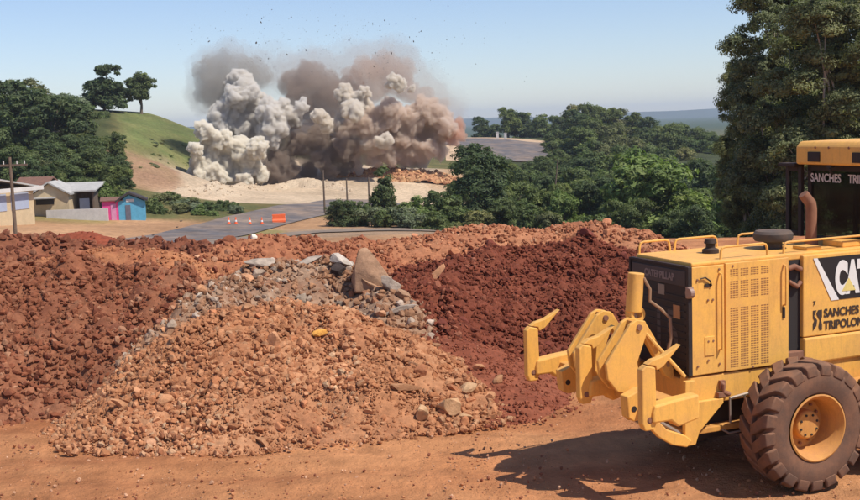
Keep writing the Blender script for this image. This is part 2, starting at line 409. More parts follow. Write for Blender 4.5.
# ------------------------------------------------------------------ heaps of earth and rubble
rng = np.random.default_rng(11); random.seed(11)
def ico(sub):
    bm = bmesh.new(); bmesh.ops.create_icosphere(bm, subdivisions=sub, radius=1.0)
    v = np.array([p.co[:] for p in bm.verts]); f = np.array([[q.index for q in t.verts] for t in bm.faces]); bm.free(); return v, f
ICO = {k: ico(k) for k in (1, 2, 3)}
def rock_shape(sub, seed, cuts=9, lump=.12, flat=(.55, .95)):
    g = np.random.default_rng(seed); v, f = ICO[sub]; v = v.copy()
    v *= 1 + lump * np.array([mn.noise(Vector(p * 1.7 + seed * 3.1)) for p in v])[:, None]
    for k in range(cuts):                                       # broken faces
        n = g.normal(size=3); n /= np.linalg.norm(n); o = g.uniform(.42, .82); d = v @ n
        v -= np.where(d > o, d - o, 0)[:, None] * n * .96
    v *= np.array([1.0, g.uniform(.62, .95), g.uniform(*flat)])
    if sub > 2:
        v *= 1 + .035 * np.array([mn.fractal(Vector(p * 4 + seed), 1.0, 2.0, 3) for p in v])[:, None]
    return v, f
def clod_shape(seed):
    g = np.random.default_rng(seed); v, f = ICO[1]; v = v * (1 + g.uniform(-.38, .25, size=(len(v), 1)))
    return v * np.array([1, g.uniform(.7, 1), g.uniform(.55, .85)]), f
ROCKS = [rock_shape(2, 100 + k, 8) for k in range(8)]
CHIPS = [rock_shape(1, 200 + k, 7) for k in range(14)]
CLODS = [clod_shape(300 + k) for k in range(14)]
def rand_rot(n):
    q = rng.normal(size=(n, 4)); q /= np.linalg.norm(q, axis=1)[:, None]; a, b, c_, d = q.T
    return np.stack([np.stack([1 - 2 * (c_ * c_ + d * d), 2 * (b * c_ - a * d), 2 * (b * d + a * c_)], -1),
                     np.stack([2 * (b * c_ + a * d), 1 - 2 * (b * b + d * d), 2 * (c_ * d - a * b)], -1),
                     np.stack([2 * (b * d - a * c_), 2 * (c_ * d + a * b), 1 - 2 * (b * b + c_ * c_)], -1)], 1)
def scatter(pos, size, shapes, cols):
    """joins many small stones into one vertex / face / colour set"""
    vs_, fs_, cs_ = [], [], []; off = 0; which = rng.integers(0, len(shapes), len(pos)); Rm = rand_rot(len(pos))
    for k, (v, f) in enumerate(shapes):
        s = np.where(which == k)[0]
        if not len(s): continue
        V = np.einsum('nij,vj->nvi', Rm[s], v) * size[s, None, None] + pos[s][:, None]
        vs_.append(V.reshape(-1, 3)); fs_.append((f[None] + (np.arange(len(s)) * len(v))[:, None, None]).reshape(-1, 3) + off)
        cs_.append(np.repeat(cols[s], len(v), axis=0)); off += len(s) * len(v)
    return np.vstack(vs_), np.vstack(fs_), np.vstack(cs_)

def hp(px, py, d): p = at(px, py, d); return (p[0], p[1], p[2])
HEAPS = {
 # name: ridge (pixel of the crest, distance), slope, roughness
 'front': dict(r=[hp(168, 385, 15.3), hp(200, 350, 15.6), hp(232, 316, 16.1), hp(285, 312, 16.2), hp(335, 318, 16.0), hp(392, 345, 15.7), hp(440, 372, 15.4)], s=.62, n=.16),
 'left': dict(r=[hp(-170, 275, 19.5), hp(-80, 268, 19.5), hp(40, 264, 19.5), hp(120, 268, 19), hp(185, 282, 18.2)], s=.64, n=.22),
 'leftlow': dict(r=[hp(-100, 346, 18.2), hp(20, 350, 18.1), hp(110, 352, 17.7), hp(160, 358, 17.0)], s=.55, n=.12),
 'orange': dict(r=[hp(40, 262, 22), hp(100, 251, 22), hp(170, 256, 21.5)], s=.6, n=.10),
 'leftback': dict(r=[hp(-60, 246, 25), hp(40, 247, 25), hp(130, 247, 24.5), hp(190, 246, 23.5), hp(215, 254, 22.5)], s=.7, n=.24),
 'smooth': dict(r=[hp(-20, 238, 29), hp(20, 236, 29), hp(40, 241, 29), hp(68, 234, 29), hp(92, 235, 28.5), hp(112, 242, 28)], s=.6, n=.05),
 'grey': dict(r=[hp(196, 308, 17.0), hp(222, 282, 18.2), hp(262, 266, 19), hp(330, 262, 19.2), hp(368, 278, 18.6), hp(392, 294, 17.8)], s=.78, n=.14),
 'midback': dict(r=[hp(222, 252, 22), hp(262, 244, 22.5), hp(300, 240, 23), hp(345, 242, 23.5)], s=.6, n=.14),
 'right': dict(r=[hp(425, 285, 18.5), hp(455, 264, 20.0), hp(500, 253, 21), hp(560, 247, 21.5), hp(615, 249, 21.5), hp(665, 262, 21), hp(610, 312, 19.3), hp(545, 314, 19.1), hp(500, 322, 18.5), hp(470, 320, 18.1)], s=.52, n=.2),
 'fan': dict(r=[hp(450, 345, 16.6), hp(468, 366, 15.9), hp(485, 378, 15.6)], s=.42, n=.06),
 'rightback': dict(r=[hp(375, 246, 24), hp(440, 238, 24.5), hp(478, 229, 25), hp(530, 233, 25.5), hp(592, 224, 25.5), hp(640, 237, 25), hp(668, 252, 24.5)], s=.62, n=.10),
}
def heap_z(h, x, y):
    x = np.asarray(x, float); y = np.asarray(y, float)
    wx = x + fbm(x, y, .9, 3, 61) * .5; wy = y + fbm(x, y, .9, 3, 67) * .5
    best = np.full(x.shape, -9.0); r = h['r']
    for a, b in zip(r[:-1], r[1:]):
        ex, ey = b[0] - a[0], b[1] - a[1]; t = np.clip(((wx - a[0]) * ex + (wy - a[1]) * ey) / (ex * ex + ey * ey), 0, 1)
        d = np.hypot(wx - a[0] - t * ex, wy - a[1] - t * ey); z = a[2] + (b[2] - a[2]) * t
        zz = z + .12 - h['s'] * (np.sqrt(d * d + .16) - .4 + .12)
        best = np.maximum(best, zz)
    rough = fbm(x, y, 1.6, 4, 71) * 1.6 + .6 * np.abs(fbm(x, y, 3.5, 3, 77))
    return best + h['n'] * rough * smooth(-.1, .5, best) * 1.6
def heap_bounds(h):
    rr = max(p[2] for p in h['r']) / h['s'] + .8
    xs = [p[0] for p in h['r']]; ys = [p[1] for p in h['r']]
    return min(xs) - rr, max(xs) + rr, min(ys) - rr, max(ys) + rr
def all_z(x, y, skip=None):
    z = np.zeros(np.shape(x))
    for k, h in HEAPS.items():
        if k != skip: z = np.maximum(z, heap_z(h, x, y))
    return z
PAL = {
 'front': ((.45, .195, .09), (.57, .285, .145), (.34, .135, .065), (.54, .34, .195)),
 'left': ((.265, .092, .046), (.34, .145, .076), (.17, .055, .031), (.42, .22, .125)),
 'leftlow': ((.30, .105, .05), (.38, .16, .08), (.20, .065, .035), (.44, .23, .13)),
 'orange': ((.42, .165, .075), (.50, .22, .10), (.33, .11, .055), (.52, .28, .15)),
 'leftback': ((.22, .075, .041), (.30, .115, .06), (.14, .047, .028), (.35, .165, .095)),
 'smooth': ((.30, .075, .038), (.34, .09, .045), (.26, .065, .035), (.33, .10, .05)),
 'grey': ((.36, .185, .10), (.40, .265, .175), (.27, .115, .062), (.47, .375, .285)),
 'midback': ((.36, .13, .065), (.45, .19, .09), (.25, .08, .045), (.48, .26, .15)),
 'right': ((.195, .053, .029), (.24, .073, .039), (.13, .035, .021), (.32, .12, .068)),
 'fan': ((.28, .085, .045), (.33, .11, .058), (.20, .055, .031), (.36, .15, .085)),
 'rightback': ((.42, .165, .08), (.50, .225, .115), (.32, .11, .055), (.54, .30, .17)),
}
def pal_cols(key, n, wts=(.45, .28, .17, .10), jit=.18):
    P = np.array(PAL[key]); k = rng.choice(4, n, p=wts); return P[k] * (1 + rng.uniform(-jit, jit, (n, 1)))
HM = mat_earth('heap_earth', scale=9, amp=(.62, 1.28), bump=.6, bump_scale=22, dist=.04)
STONE = mat_earth('loose_stone', scale=14, amp=(.68, 1.22), bump=.35, bump_scale=40, dist=.02)
HL = {
 'front': ('rubble_heap', 'low heap of orange-brown broken rock in front of the other piles', 'rubble pile'),
 'left': ('earth_heap', 'broad dark red heap of clods and stones left of the grey rocks', 'dirt pile'),
 'leftlow': ('earth_heap', 'low dark red spill at the foot of the broad clod heap', 'dirt pile'),
 'orange': ('earth_heap', 'orange sandy mound behind the broad dark red clod heap', 'dirt pile'),
 'leftback': ('earth_heap', 'rough dark clod ridge behind the orange sandy mound', 'dirt pile'),
 'smooth': ('earth_heap', 'smooth bright red dirt bank by the utility pole and houses', 'dirt pile'),
 'grey': ('rubble_heap', 'grey and tan rock rubble between the red heaps under the boulders', 'rubble pile'),
 'midback': ('earth_heap', 'brown stony mound behind the grey rubble, below the white bag', 'dirt pile'),
 'right': ('earth_heap', 'very dark red heap of crumbly earth behind the ripper', 'dirt pile'),
 'fan': ('earth_heap', 'smooth red earth spill at the foot of the very dark heap', 'dirt pile'),
 'rightback': ('rubble_heap', 'long orange rubble ridge in front of the dense wood', 'rubble pile'),
}
DENS = {  # joined loose stones: count, size range, shapes, share of clods
 'front': (22000, (.014, .082), 'chip'), 'left': (21000, (.018, .09), 'mix'), 'leftlow': (14000, (.014, .07), 'mix'), 'orange': (5000, (.015, .06), 'chip'),
 'leftback': (5200, (.03, .13), 'mix'), 'smooth': (700, (.015, .05), 'clod'), 'grey': (8000, (.018, .10), 'chip'), 'midback': (5500, (.018, .09), 'mix'),
 'right': (20000, (.018, .085), 'mix'), 'fan': (2600, (.012, .04), 'clod'), 'rightback': (9000, (.018, .085), 'chip'),
}
heap_obj = {}
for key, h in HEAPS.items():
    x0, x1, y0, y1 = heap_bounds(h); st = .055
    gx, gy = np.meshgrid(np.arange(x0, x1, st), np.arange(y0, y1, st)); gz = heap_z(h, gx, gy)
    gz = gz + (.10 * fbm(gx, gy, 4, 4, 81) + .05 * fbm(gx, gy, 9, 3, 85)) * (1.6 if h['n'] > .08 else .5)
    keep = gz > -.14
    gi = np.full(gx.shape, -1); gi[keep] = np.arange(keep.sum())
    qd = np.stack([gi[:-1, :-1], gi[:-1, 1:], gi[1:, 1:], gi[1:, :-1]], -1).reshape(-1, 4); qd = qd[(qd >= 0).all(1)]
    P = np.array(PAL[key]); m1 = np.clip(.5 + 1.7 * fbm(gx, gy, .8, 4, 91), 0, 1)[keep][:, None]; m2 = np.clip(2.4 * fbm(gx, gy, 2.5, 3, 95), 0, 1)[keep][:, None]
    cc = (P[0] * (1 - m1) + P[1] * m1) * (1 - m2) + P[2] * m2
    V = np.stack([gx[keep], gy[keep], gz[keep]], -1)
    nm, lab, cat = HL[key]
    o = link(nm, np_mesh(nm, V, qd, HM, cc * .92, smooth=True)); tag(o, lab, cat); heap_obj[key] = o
    # loose stones lying on it, too many and small to pick apart
    n, (s0, s1), kind = DENS[key]
    px_ = rng.uniform(x0, x1, n * 3); py_ = rng.uniform(y0, y1, n * 3); pz = heap_z(h, px_, py_); oth = all_z(px_, py_, key)
    ok = np.where((pz > ((-.30 * rng.random(len(pz)) ** 3) if key in ('front', 'left', 'leftlow', 'fan') else 0)) & (pz > oth - (.12 if key in ('front', 'left', 'leftlow', 'fan') else .05)))[0][:n]; pz = np.maximum(pz, 0)
    if len(ok):
        sz = s0 * (s1 / s0) ** (rng.random(len(ok)) ** 1.7)
        if key == 'front': sz = np.where((pz[ok] < .5) & (vnoise(px_[ok], py_[ok], .7, 58) > .45), sz * .6, sz)      # finer spill low on the slope
        pos = np.stack([px_[ok], py_[ok], pz[ok] + sz * .25], -1)
        sh = {'chip': CHIPS, 'clod': CLODS, 'mix': CHIPS[:7] + CLODS[:8]}[kind]
        v, f, cc = scatter(pos, sz, sh, (lambda c0, t: c0 * (1 - t) + np.array(PAL[key][0]) * .86 * t)(pal_cols(key, len(ok)), np.clip(.15 + 1.1 * vnoise(pos[:, 0], pos[:, 1], 1.3, 59)[:, None] - .2, 0, .8)))
        tag(link('loose_stones', np_mesh('loose_stones', v, f, STONE, cc), o), kind='stuff')

# pebbles on the yard floor
n = 12000; pd = np.sqrt(rng.uniform(10.5 ** 2, 19 ** 2, n)); pa = np.radians(rng.uniform(-26, 26, n)); px_, py_ = pd * np.sin(pa), pd * np.cos(pa)
clump = vnoise(px_, py_, .8, 55) ; ok = np.where((rng.random(n) < clump * 1.2) & (all_z(px_, py_) <= .02))[0]
sz = .006 * (.034 / .006) ** (rng.random(len(ok)) ** 2.6)
v, f, cc = scatter(np.stack([px_[ok], py_[ok], 0.004 + sz * .3 + 0 * sz], -1), sz, CHIPS, np.array([(.50, .22, .10), (.60, .34, .2), (.3, .11, .06)])[rng.integers(0, 3, len(ok))])
tag(link('pebbles', np_mesh('pebbles', v, f, STONE, cc)), 'small orange pebbles strewn over the yard floor', 'pebbles', kind='stuff')

# single rocks that can be picked out
def rock_mat(name, base, objrand=.28, bump=.5):
    return mat_earth(name, vcol=False, base=base, scale=7, amp=(.62, 1.3), bump=bump, bump_scale=18, objrand=objrand, dist=.03)
RM = {'tan': rock_mat('tan_rock', (.50, .26, .135)), 'rust': rock_mat('rust_rock', (.46, .195, .09)), 'grey': rock_mat('grey_rock', (.43, .335, .25)),
      'red': rock_mat('red_rock', (.27, .10, .053)), 'brown': rock_mat('brown_rock', (.30, .125, .075)), 'dark': rock_mat('dark_red_clod', (.19, .055, .036)), 'orange': rock_mat('orange_rock', (.47, .20, .10))}
RSH = {}
for mk, m in RM.items():
    RSH[mk] = []
    for k in range(6):
        v, f = rock_shape(2, 500 + k * 7 + len(mk), 10)
        RSH[mk].append(np_mesh('rock', v, f, m))
def put_rocks(key, n, mk, s0, s1, label, group, bury=.25, box=None, name='rock', near=.03):
    h = HEAPS[key]; x0, x1, y0, y1 = box or heap_bounds(h); done = 0; tries = 0
    while done < n and tries < n * 60:
        tries += 1; x, y = random.uniform(x0, x1), random.uniform(y0, y1)
        z = float(heap_z(h, np.array([x]), np.array([y]))[0])
        if z < .03 or z < float(all_z(np.array([x]), np.array([y]), key)[0]) - near: continue
        # only slopes that face the yard show
        zf = float(heap_z(h, np.array([x]), np.array([y - .4]))[0])
        if zf > z + .12: continue
        s = s0 * (s1 / s0) ** (random.random() ** 1.5)
        o = link(name, random.choice(RSH[mk])); o.location = (x, y, z + s * bury)
        o.rotation_euler = (random.uniform(-.5, .5), random.uniform(-.5, .5), random.uniform(0, 6.28)); o.scale = (s, s * random.uniform(.75, 1), s * random.uniform(.8, 1.1))
        tag(o, label, 'rock', group); done += 1
put_rocks('front', 52, 'tan', .07, .13, 'tan broken rock lying on the front rubble heap', 'tan rocks on the front heap')
put_rocks('front', 50, 'rust', .065, .125, 'rust orange broken rock lying on the front rubble heap', 'rust rocks on the front heap')
put_rocks('grey', 46, 'grey', .07, .17, 'pale grey rock in the grey rubble between the red heaps', 'grey rocks between the heaps')
put_rocks('grey', 24, 'tan', .07, .15, 'tan rock in the grey rubble between the red heaps', 'tan rocks between the heaps')
put_rocks('left', 24, 'red', .07, .16, 'dark red stone on the broad clod heap', 'stones on the broad clod heap')
put_rocks('left', 14, 'brown', .07, .15, 'brown stone on the broad dark red clod heap', 'brown stones on the broad clod heap')
put_rocks('leftlow', 12, 'brown', .06, .12, 'brown stone on the low dark red spill', 'stones on the low spill')
put_rocks('leftback', 40, 'red', .12, .24, 'big dark clod on the rough ridge behind the orange mound', 'clods on the rough ridge', name='clod')
put_rocks('midback', 13, 'orange', .08, .17, 'orange brown rock on the stony mound behind the grey rubble', 'rocks on the stony mound')
put_rocks('rightback', 34, 'orange', .08, .18, 'orange rock on the long rubble ridge before the wood', 'rocks on the long ridge')
put_rocks('right', 34, 'dark', .08, .17, 'dark red clod of earth on the very dark heap', 'clods on the very dark heap', name='clod')
def rest(px, py, d, hz, up=.35):
    """where the line of sight meets the heaps near distance d, so that stones lie on them"""
    ds = np.linspace(d - 1.2, d + 1.2, 90); P = np.array([at(px, py, k) for k in ds]); s = np.maximum(all_z(P[:, 0], P[:, 1]), 0) + hz * up
    hit = np.where(P[:, 2] <= s)[0]; i = hit[0] if len(hit) else 45
    return (P[i, 0], P[i, 1], s[i])
def boulder(px, py, d, size, rot, mk, label, seed, name='boulder', flat=(.6, .9), cuts=11, group=None):
    v, f = rock_shape(3, seed, cuts, flat=flat); m = RM[mk] if isinstance(mk, str) else mk
    o = link(name, np_mesh(name, v, f, m)); o.location = rest(px, py, d, max(size[2], min(size) * .9), .62 if m is TOE or m is PALEB else .42); o.scale = size; o.rotation_euler = rot
    return tag(o, label, 'boulder' if name == 'boulder' else 'rock', group)
TANB = rock_mat('tan_boulder', (.40, .235, .14), 0); PALEB = rock_mat('pale_boulder', (.52, .44, .36), 0); OCHRE = rock_mat('ochre_rock', (.70, .34, .075), 0); TOE = rock_mat('cream_boulder', (.60, .37, .20), 0)
GREYB = rock_mat('grey_slab', (.40, .32, .25), 0); SHADE_BLACK = rock_mat('shaded_flank_black', (.055, .04, .035), 0)  # the near-black is the shaded side of the pale boulder, as colour
def hull_boulder(px, py, d, pts, m, label, seed, name='boulder'):
    bm = bmesh.new(); g = random.Random(seed)
    for p in pts:
        for k in range(3): bm.verts.new([c_ + g.uniform(-.035, .035) for c_ in p])
    bmesh.ops.convex_hull(bm, input=bm.verts); bmesh.ops.delete(bm, geom=[v for v in bm.verts if not v.link_faces], context='VERTS')
    bmesh.ops.bevel(bm, geom=list(bm.edges), offset=.012, segments=1, affect='EDGES')
    me = bpy.data.meshes.new(name); bm.to_mesh(me); bm.free(); me.materials.append(m)
    o = link(name, me); o.location = rest(px, py, d, 0.1); return tag(o, label, 'boulder')
hull_boulder(369, 285, 18.2, [(-.22, -.14, -.1), (.36, -.14, -.1), (.34, .25, -.1), (-.24, .25, -.1), (-.22, -.08, .30), (-.2, .2, .32), (-.12, 0, .58), (-.04, .16, .57), (.08, -.04, .47), (.32, -.1, .10), (-.26, .05, .1), (.02, -.16, .2)], TANB, 'tall tan boulder with a peaked top on the grey rubble', 901)
pale = boulder(341, 262, 18.4, (.23, .22, .17), (.2, .5, .2), PALEB, 'pale grey boulder with a dark flank beside the tall tan boulder', 902)
shade_flank = boulder(343, 269, 18.4, (.18, .2, .16), (.9, .2, .8), SHADE_BLACK, 'black rock standing for the shaded flank of the pale grey boulder', 903); shade_flank.location = pale.location + Vector((.0, -.17, -.13))  # added black rock paints in the shaded flank of the pale boulder
boulder(336, 250, 19.2, (.13, .12, .08), (0, .2, 1), GREYB, 'small pale rock behind the pale grey boulder', 904, 'rock')
boulder(350, 250, 19.2, (.11, .11, .08), (0, -.2, 2), GREYB, 'small pale rock between the pale and the tall tan boulder', 905, 'rock')
boulder(391, 285, 17.9, (.27, .2, .2), (.1, .35, .3), GREYB, 'squat grey boulder at the right foot of the tall tan boulder', 906)
boulder(402, 296, 17.6, (.2, .17, .16), (.3, .5, .9), TANB, 'small brown boulder below the squat grey boulder', 907)
boulder(396, 311, 17.2, (.34, .17, .10), (.0, -.28, .15), GREYB, 'long grey slab lying at the edge of the grey rubble', 908, flat=(.5, .6))
boulder(374, 287, 17.8, (.24, .1, .08), (.1, .62, .1), TANB, 'narrow tan slab sliding down below the tall boulder', 909, 'rock')
boulder(436, 275, 18.6, (.30, .12, .10), (.1, -.75, .1), RM['tan'], 'flat tan slab on the left shoulder of the very dark heap', 910, 'rock')
boulder(320, 333, 15.1, (.17, .14, .09), (.2, .1, .4), OCHRE, 'yellow ochre rock on the front rubble heap', 911, 'rock')
boulder(276, 342, 14.9, (.13, .12, .17), (.2, .3, .4), RM['tan'], 'upright tan rock standing on the front rubble heap', 912, 'rock', flat=(.9, 1))
boulder(258, 262, 19.0, (.30, .2, .12), (.1, .1, .2), GREYB, 'wide grey rock atop the grey rubble near the white bag', 913)
boulder(306, 262, 19.1, (.34, .2, .13), (.1, -.25, .2), GREYB, 'wide pale rock atop the grey rubble beside the boulders', 914)
boulder(448, 407, 14.15, (.22, .2, .2), (.3, .2, .4), TOE, 'big cream boulder at the toe of the front rubble heap', 915)
boulder(421, 414, 14.0, (.14, .15, .13), (.1, .2, 1.4), TOE, 'round cream boulder left of the big one at the heap toe', 916)
boulder(467, 389, 14.7, (.16, .13, .10), (.1, -.4, .2), TOE, 'tilted cream rock behind the big boulder at the heap toe', 917, 'rock')
boulder(451, 388, 14.75, (.14, .12, .10), (.3, .1, 2.2), RM['orange'], 'orange rock behind the big cream boulder at the toe', 918, 'rock')
boulder(466, 418, 13.9, (.11, .10, .075), (.1, .2, .7), TOE, 'small cream rock right of the big boulder at the toe', 919, 'rock')
boulder(434, 424, 13.7, (.04, .035, .03), (.1, .2, .7), PALEB, 'tiny pale stone on the yard before the toe boulders', 920, 'rock')
boulder(405, 388, 14.5, (.24, .16, .10), (.1, .2, .2), RM['tan'], 'wide tan rock above the round cream boulder', 921, 'rock')
boulder(422, 372, 15.0, (.13, .12, .13), (.1, .6, .2), RM['orange'], 'upright orange rock on the right flank of the front heap', 922, 'rock')
for k, (px, py, d) in enumerate([(436, 345, 16.0), (443, 357, 15.7), (460, 362, 15.9), (477, 368, 16.0), (498, 380, 16.0)]):
    boulder(px, py, d, (.12, .1, .08), (.2 * k, .3, k), RM['tan'], 'tan rock in the string along the edge of the red spill', 930 + k, 'rock', group='rocks along the red spill')
boulder(105, 428, 14.9, (.10, .07, .06), (.1, .5, .2), RM['tan'], 'tan slab at the pointed left toe of the front heap', 940, 'rock')
boulder(122, 405, 15.2, (.17, .1, .09), (.3, .5, .6), RM['tan'], 'flat tan slab above the pointed left toe of the front heap', 941, 'rock')
boulder(253, 238.5, 22.3, (.085, .08, .10), (.1, .2, .2), mat_plain('white_sack', (.80, .70, .55), .7), 'cream white sack lying atop the brown stony mound', 942, 'rock', cuts=4, flat=(.8, .9))
# ------------------------------------------------------------------ motor grader (local axes: x forward, y left, z up)
GR = empty('motor_grader', (3.4256, 12.32, 0.0), R(22))
tag(GR, 'yellow motor grader with raised ripper parked on the dirt yard', 'grader')
def part(mb, name, mat, parent=GR, bevel=.008, smooth=False, label=None, seg=2):
    o = mb.build(name, mat, parent, bevel, smooth, seg)
    if label: o['label'] = label
    return o
def textobj(name, body, size, loc, rot, mat, parent, sx=1.0, bold=0.0, ext=.001, shear=0):
    cu = bpy.data.curves.new(name, 'FONT'); cu.body = body; cu.size = size; cu.extrude = ext; cu.offset = bold; cu.shear = shear
    cu.materials.append(mat); tmp = bpy.data.objects.new('tmp', cu); COL.objects.link(tmp)
    me = bpy.data.meshes.new_from_object(tmp.evaluated_get(bpy.context.evaluated_depsgraph_get())); bpy.data.objects.remove(tmp)
    me.name = name
    o = link(name, me, parent); o.location = loc; o.rotation_euler = rot; o.scale = (sx, 1, 1); return o
RS = (R(90), 0, 0)                 # on a face that looks to the right side (-y)
RB = (R(90), 0, R(-90))            # on a face that looks back (-x)
# --- engine enclosure
hood = part(MB().box(-1.05, .15, -.545, .545, 1.20, 2.33), 'engine_hood', YELLOW, bevel=.03)
part(MB().box(-1.03, .17, -.52, .52, 2.33, 2.375), 'hood_top', YELLOW, bevel=.015)
part(MB().box(-1.065, -.655, -.556, -.53, 1.205, 2.335), 'radiator_side_panel', YELLOW, hood, .008)
door = part(MB().box(-.64, .17, -.562, -.53, 1.205, 2.345), 'engine_door', YELLOW, hood, .008)
part(MB().box(-1.065, -.655, .53, .556, 1.205, 2.335), 'radiator_side_panel', YELLOW, hood)
part(MB().box(-.64, .17, .53, .562, 1.205, 2.345), 'engine_door', YELLOW, hood)
# rows of vent slots in the door
def slots(x0, x1, z0, z1, nx, nz, y=-.5625):
    mb = MB(); dx = (x1 - x0) / nx; dz = (z1 - z0) / nz
    for i in range(nx):
        for j in range(nz):
            mb.box(x0 + dx * (i + .12), x0 + dx * (i + .88), y - .0015, y + .004, z0 + dz * (j + .2), z0 + dz * (j + .68))
    return mb
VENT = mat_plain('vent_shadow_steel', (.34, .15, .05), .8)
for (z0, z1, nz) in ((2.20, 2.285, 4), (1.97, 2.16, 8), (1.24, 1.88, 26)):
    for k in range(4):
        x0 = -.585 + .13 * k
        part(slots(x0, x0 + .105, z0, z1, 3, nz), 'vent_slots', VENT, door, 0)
# hinges, bolts, latches and handles
def handle(x, z0, z1, y=-.57):
    return MB().tube([(x, y + .01, z1), (x, y - .03, z1 - .01), (x, y - .035, z1 - .05), (x, y - .035, z0 + .05), (x, y - .03, z0 + .01), (x, y + .01, z0)], .011, 8)
part(handle(-.715, 1.45, 2.25), 'grab_handle', YELLOW, hood, 0, True)
part(handle(.10, 1.84, 2.27), 'grab_handle', YELLOW, hood, 0, True)
part(MB().box(.085, .115, -.575, -.555, 1.70, 1.82), 'latch', BLACKP, hood, .004)
for (x, z) in ((-.99, 2.2), (-.99, 1.3), (-.72, 1.3), (-.72, 2.29), (-.86, 1.98), (-.80, 1.98), (-.86, 1.55), (-.80, 1.55), (-.86, 1.35), (-.55, 2.31), (-.3, 1.22), (0.02, 1.22)):
    part(MB().lathe([(0, -.008), (.011, -.008), (.013, 0)], 8, 'y', (x, -.5625, z)), 'bolt', RUST, hood, 0)
part(MB().box(-.90, -.82, -.566, -.552, 2.12, 2.15).tube([(-.96, -.57, 2.21), (-.90, -.575, 2.22), (-.84, -.575, 2.18), (-.82, -.57, 2.13)], .008, 6), 'latch', BLACKP, hood, 0)
part(MB().box(-.90, -.78, -.566, -.552, 1.40, 1.60), 'access_plate', YELLOW, hood, .004)
# rear grille and its marks
grille = part(MB().box(-1.085, -1.05, -.515, .525, 1.22, 2.32), 'rear_grille', BLACKP, bevel=.01)
part(MB().box(-1.10, -1.05, -.56, -.515, 1.2, 2.34).box(-1.10, -1.05, .525, .56, 1.2, 2.34).box(-1.10, -1.05, -.515, .525, 2.32, 2.345), 'grille_frame', BLACKP, hood, .006)
GREY1 = mat_plain('grey_print', (.22, .17, .15), .7); GREY2 = mat_plain('dark_grey_print', (.075, .06, .055), .7)
part(MB().box(-1.094, -1.086, -.50, .50, 2.13, 2.29), 'name_band', mat_plain('band_brown', (.05, .036, .033), .6), grille, .004)
textobj('maker_lettering', 'CATERPILLAR', .105, (-1.0955, .25, 2.175), RB, GREY1, grille, .88, .004)
textobj('model_number', '15', .62, (-1.0875, .12, 1.42), RB, GREY2, grille, .8, .012)
for k in range(11):
    part(MB().box(-1.092, -1.084, -.49, .49, 1.27 + .074 * k, 1.285 + .074 * k), 'grille_bar', DARKIN, grille, 0)
part(MB().box(-1.093, -1.086, -.12, .0, 2.00, 2.11), 'warning_plate', mat_plain('plate_cream', (.25, .2, .15), .6), grille, 0)
part(MB().box(-1.093, -1.086, -.40, -.28, 1.78, 1.92), 'warning_plate', mat_plain('plate_orange', (.42, .2, .08), .6), grille, 0)
part(MB().box(-1.12, -1.05, -.585, -.54, 2.02, 2.14).tube([(-1.08, -.6, 2.08), (-1.13, -.6, 2.08)], .055, 14), 'tail_lamp', mat_plain('lamp_dull', (.32, .2, .15), .4), hood, .006)
# --- things on the hood
def rail(x0, x1, y, z0=2.37, z1=2.50, r=.013, mat=YELLOW):
    c = .05
    return part(MB().tube([(x0, y, z0), (x0 + .005, y, z1 - c), (x0 + .02, y, z1 - .012), (x0 + c + .01, y, z1), (x1 - c - .01, y, z1), (x1 - .02, y, z1 - .012), (x1 - .005, y, z1 - c), (x1, y, z0)], r, 8), 'guard_rail', mat, GR, 0, True)
rail(-.62, -.02, -.45); rail(.28, .92, .45); rail(-.55, .02, .48); rail(.2, 1.30, -.44, 2.37, 2.49); rail(-1.0, -.6, .50)
part(MB().lathe([(0, 0), (.09, 0), (.09, .04), (.05, .06), (.05, .10), (.07, .11), (.06, .15), (0, .16)], 18, 'z', (-.38, .05, 2.375)), 'radiator_cap', BLACKP, GR, 0, True)
part(MB().lathe([(0, 0), (.10, 0), (.10, .08), (.2, .09), (.215, .12), (.215, .17), (.19, .20), (0, .205)], 28, 'z', (.42, .0, 2.37)), 'air_precleaner', mat_paint('grey_plastic', (.07, .062, .058), dust=(.26, .15, .09), dust_amt=.5, rough=.7), GR, 0, True)
part(MB().tube([(.95, 0, 2.3), (.95, 0, 2.42)], .075, 18).tube([(.95, 0, 2.40), (.95, 0, 2.78), (.94, 0.0, 2.84), (.90, 0.02, 2.90), (.86, .03, 2.95)], [.062, .062, .062, .06, .058], 18), 'exhaust_stack', RUST, GR, 0, True)
part(MB().box(.17, 1.36, -.5, .5, 2.30, 2.372), 'top_deck', YELLOW, bevel=.012)
part(MB().box(1.02, 1.34, -.42, -.1, 2.372, 2.44).box(.55, .75, -.40, -.16, 2.372, 2.41), 'deck_plate', YELLOW, bevel=.012)
part(MB().box(.15, .40, -.50, .50, 1.2, 2.3), 'engine_bay', DARKIN, bevel=0)
part(MB().tube([(.19, -.53, 2.22), (.26, -.545, 2.24), (.35, -.53, 2.2)], .03, 10).tube([(.2, -.52, 2.08), (.3, -.54, 2.02), (.36, -.52, 2.06)], .025, 10), 'hose', RUST, GR, 0, True)
part(MB().box(.16, .40, -.56, -.46, 1.02, 1.32), 'step_box', RUST, bevel=.01)
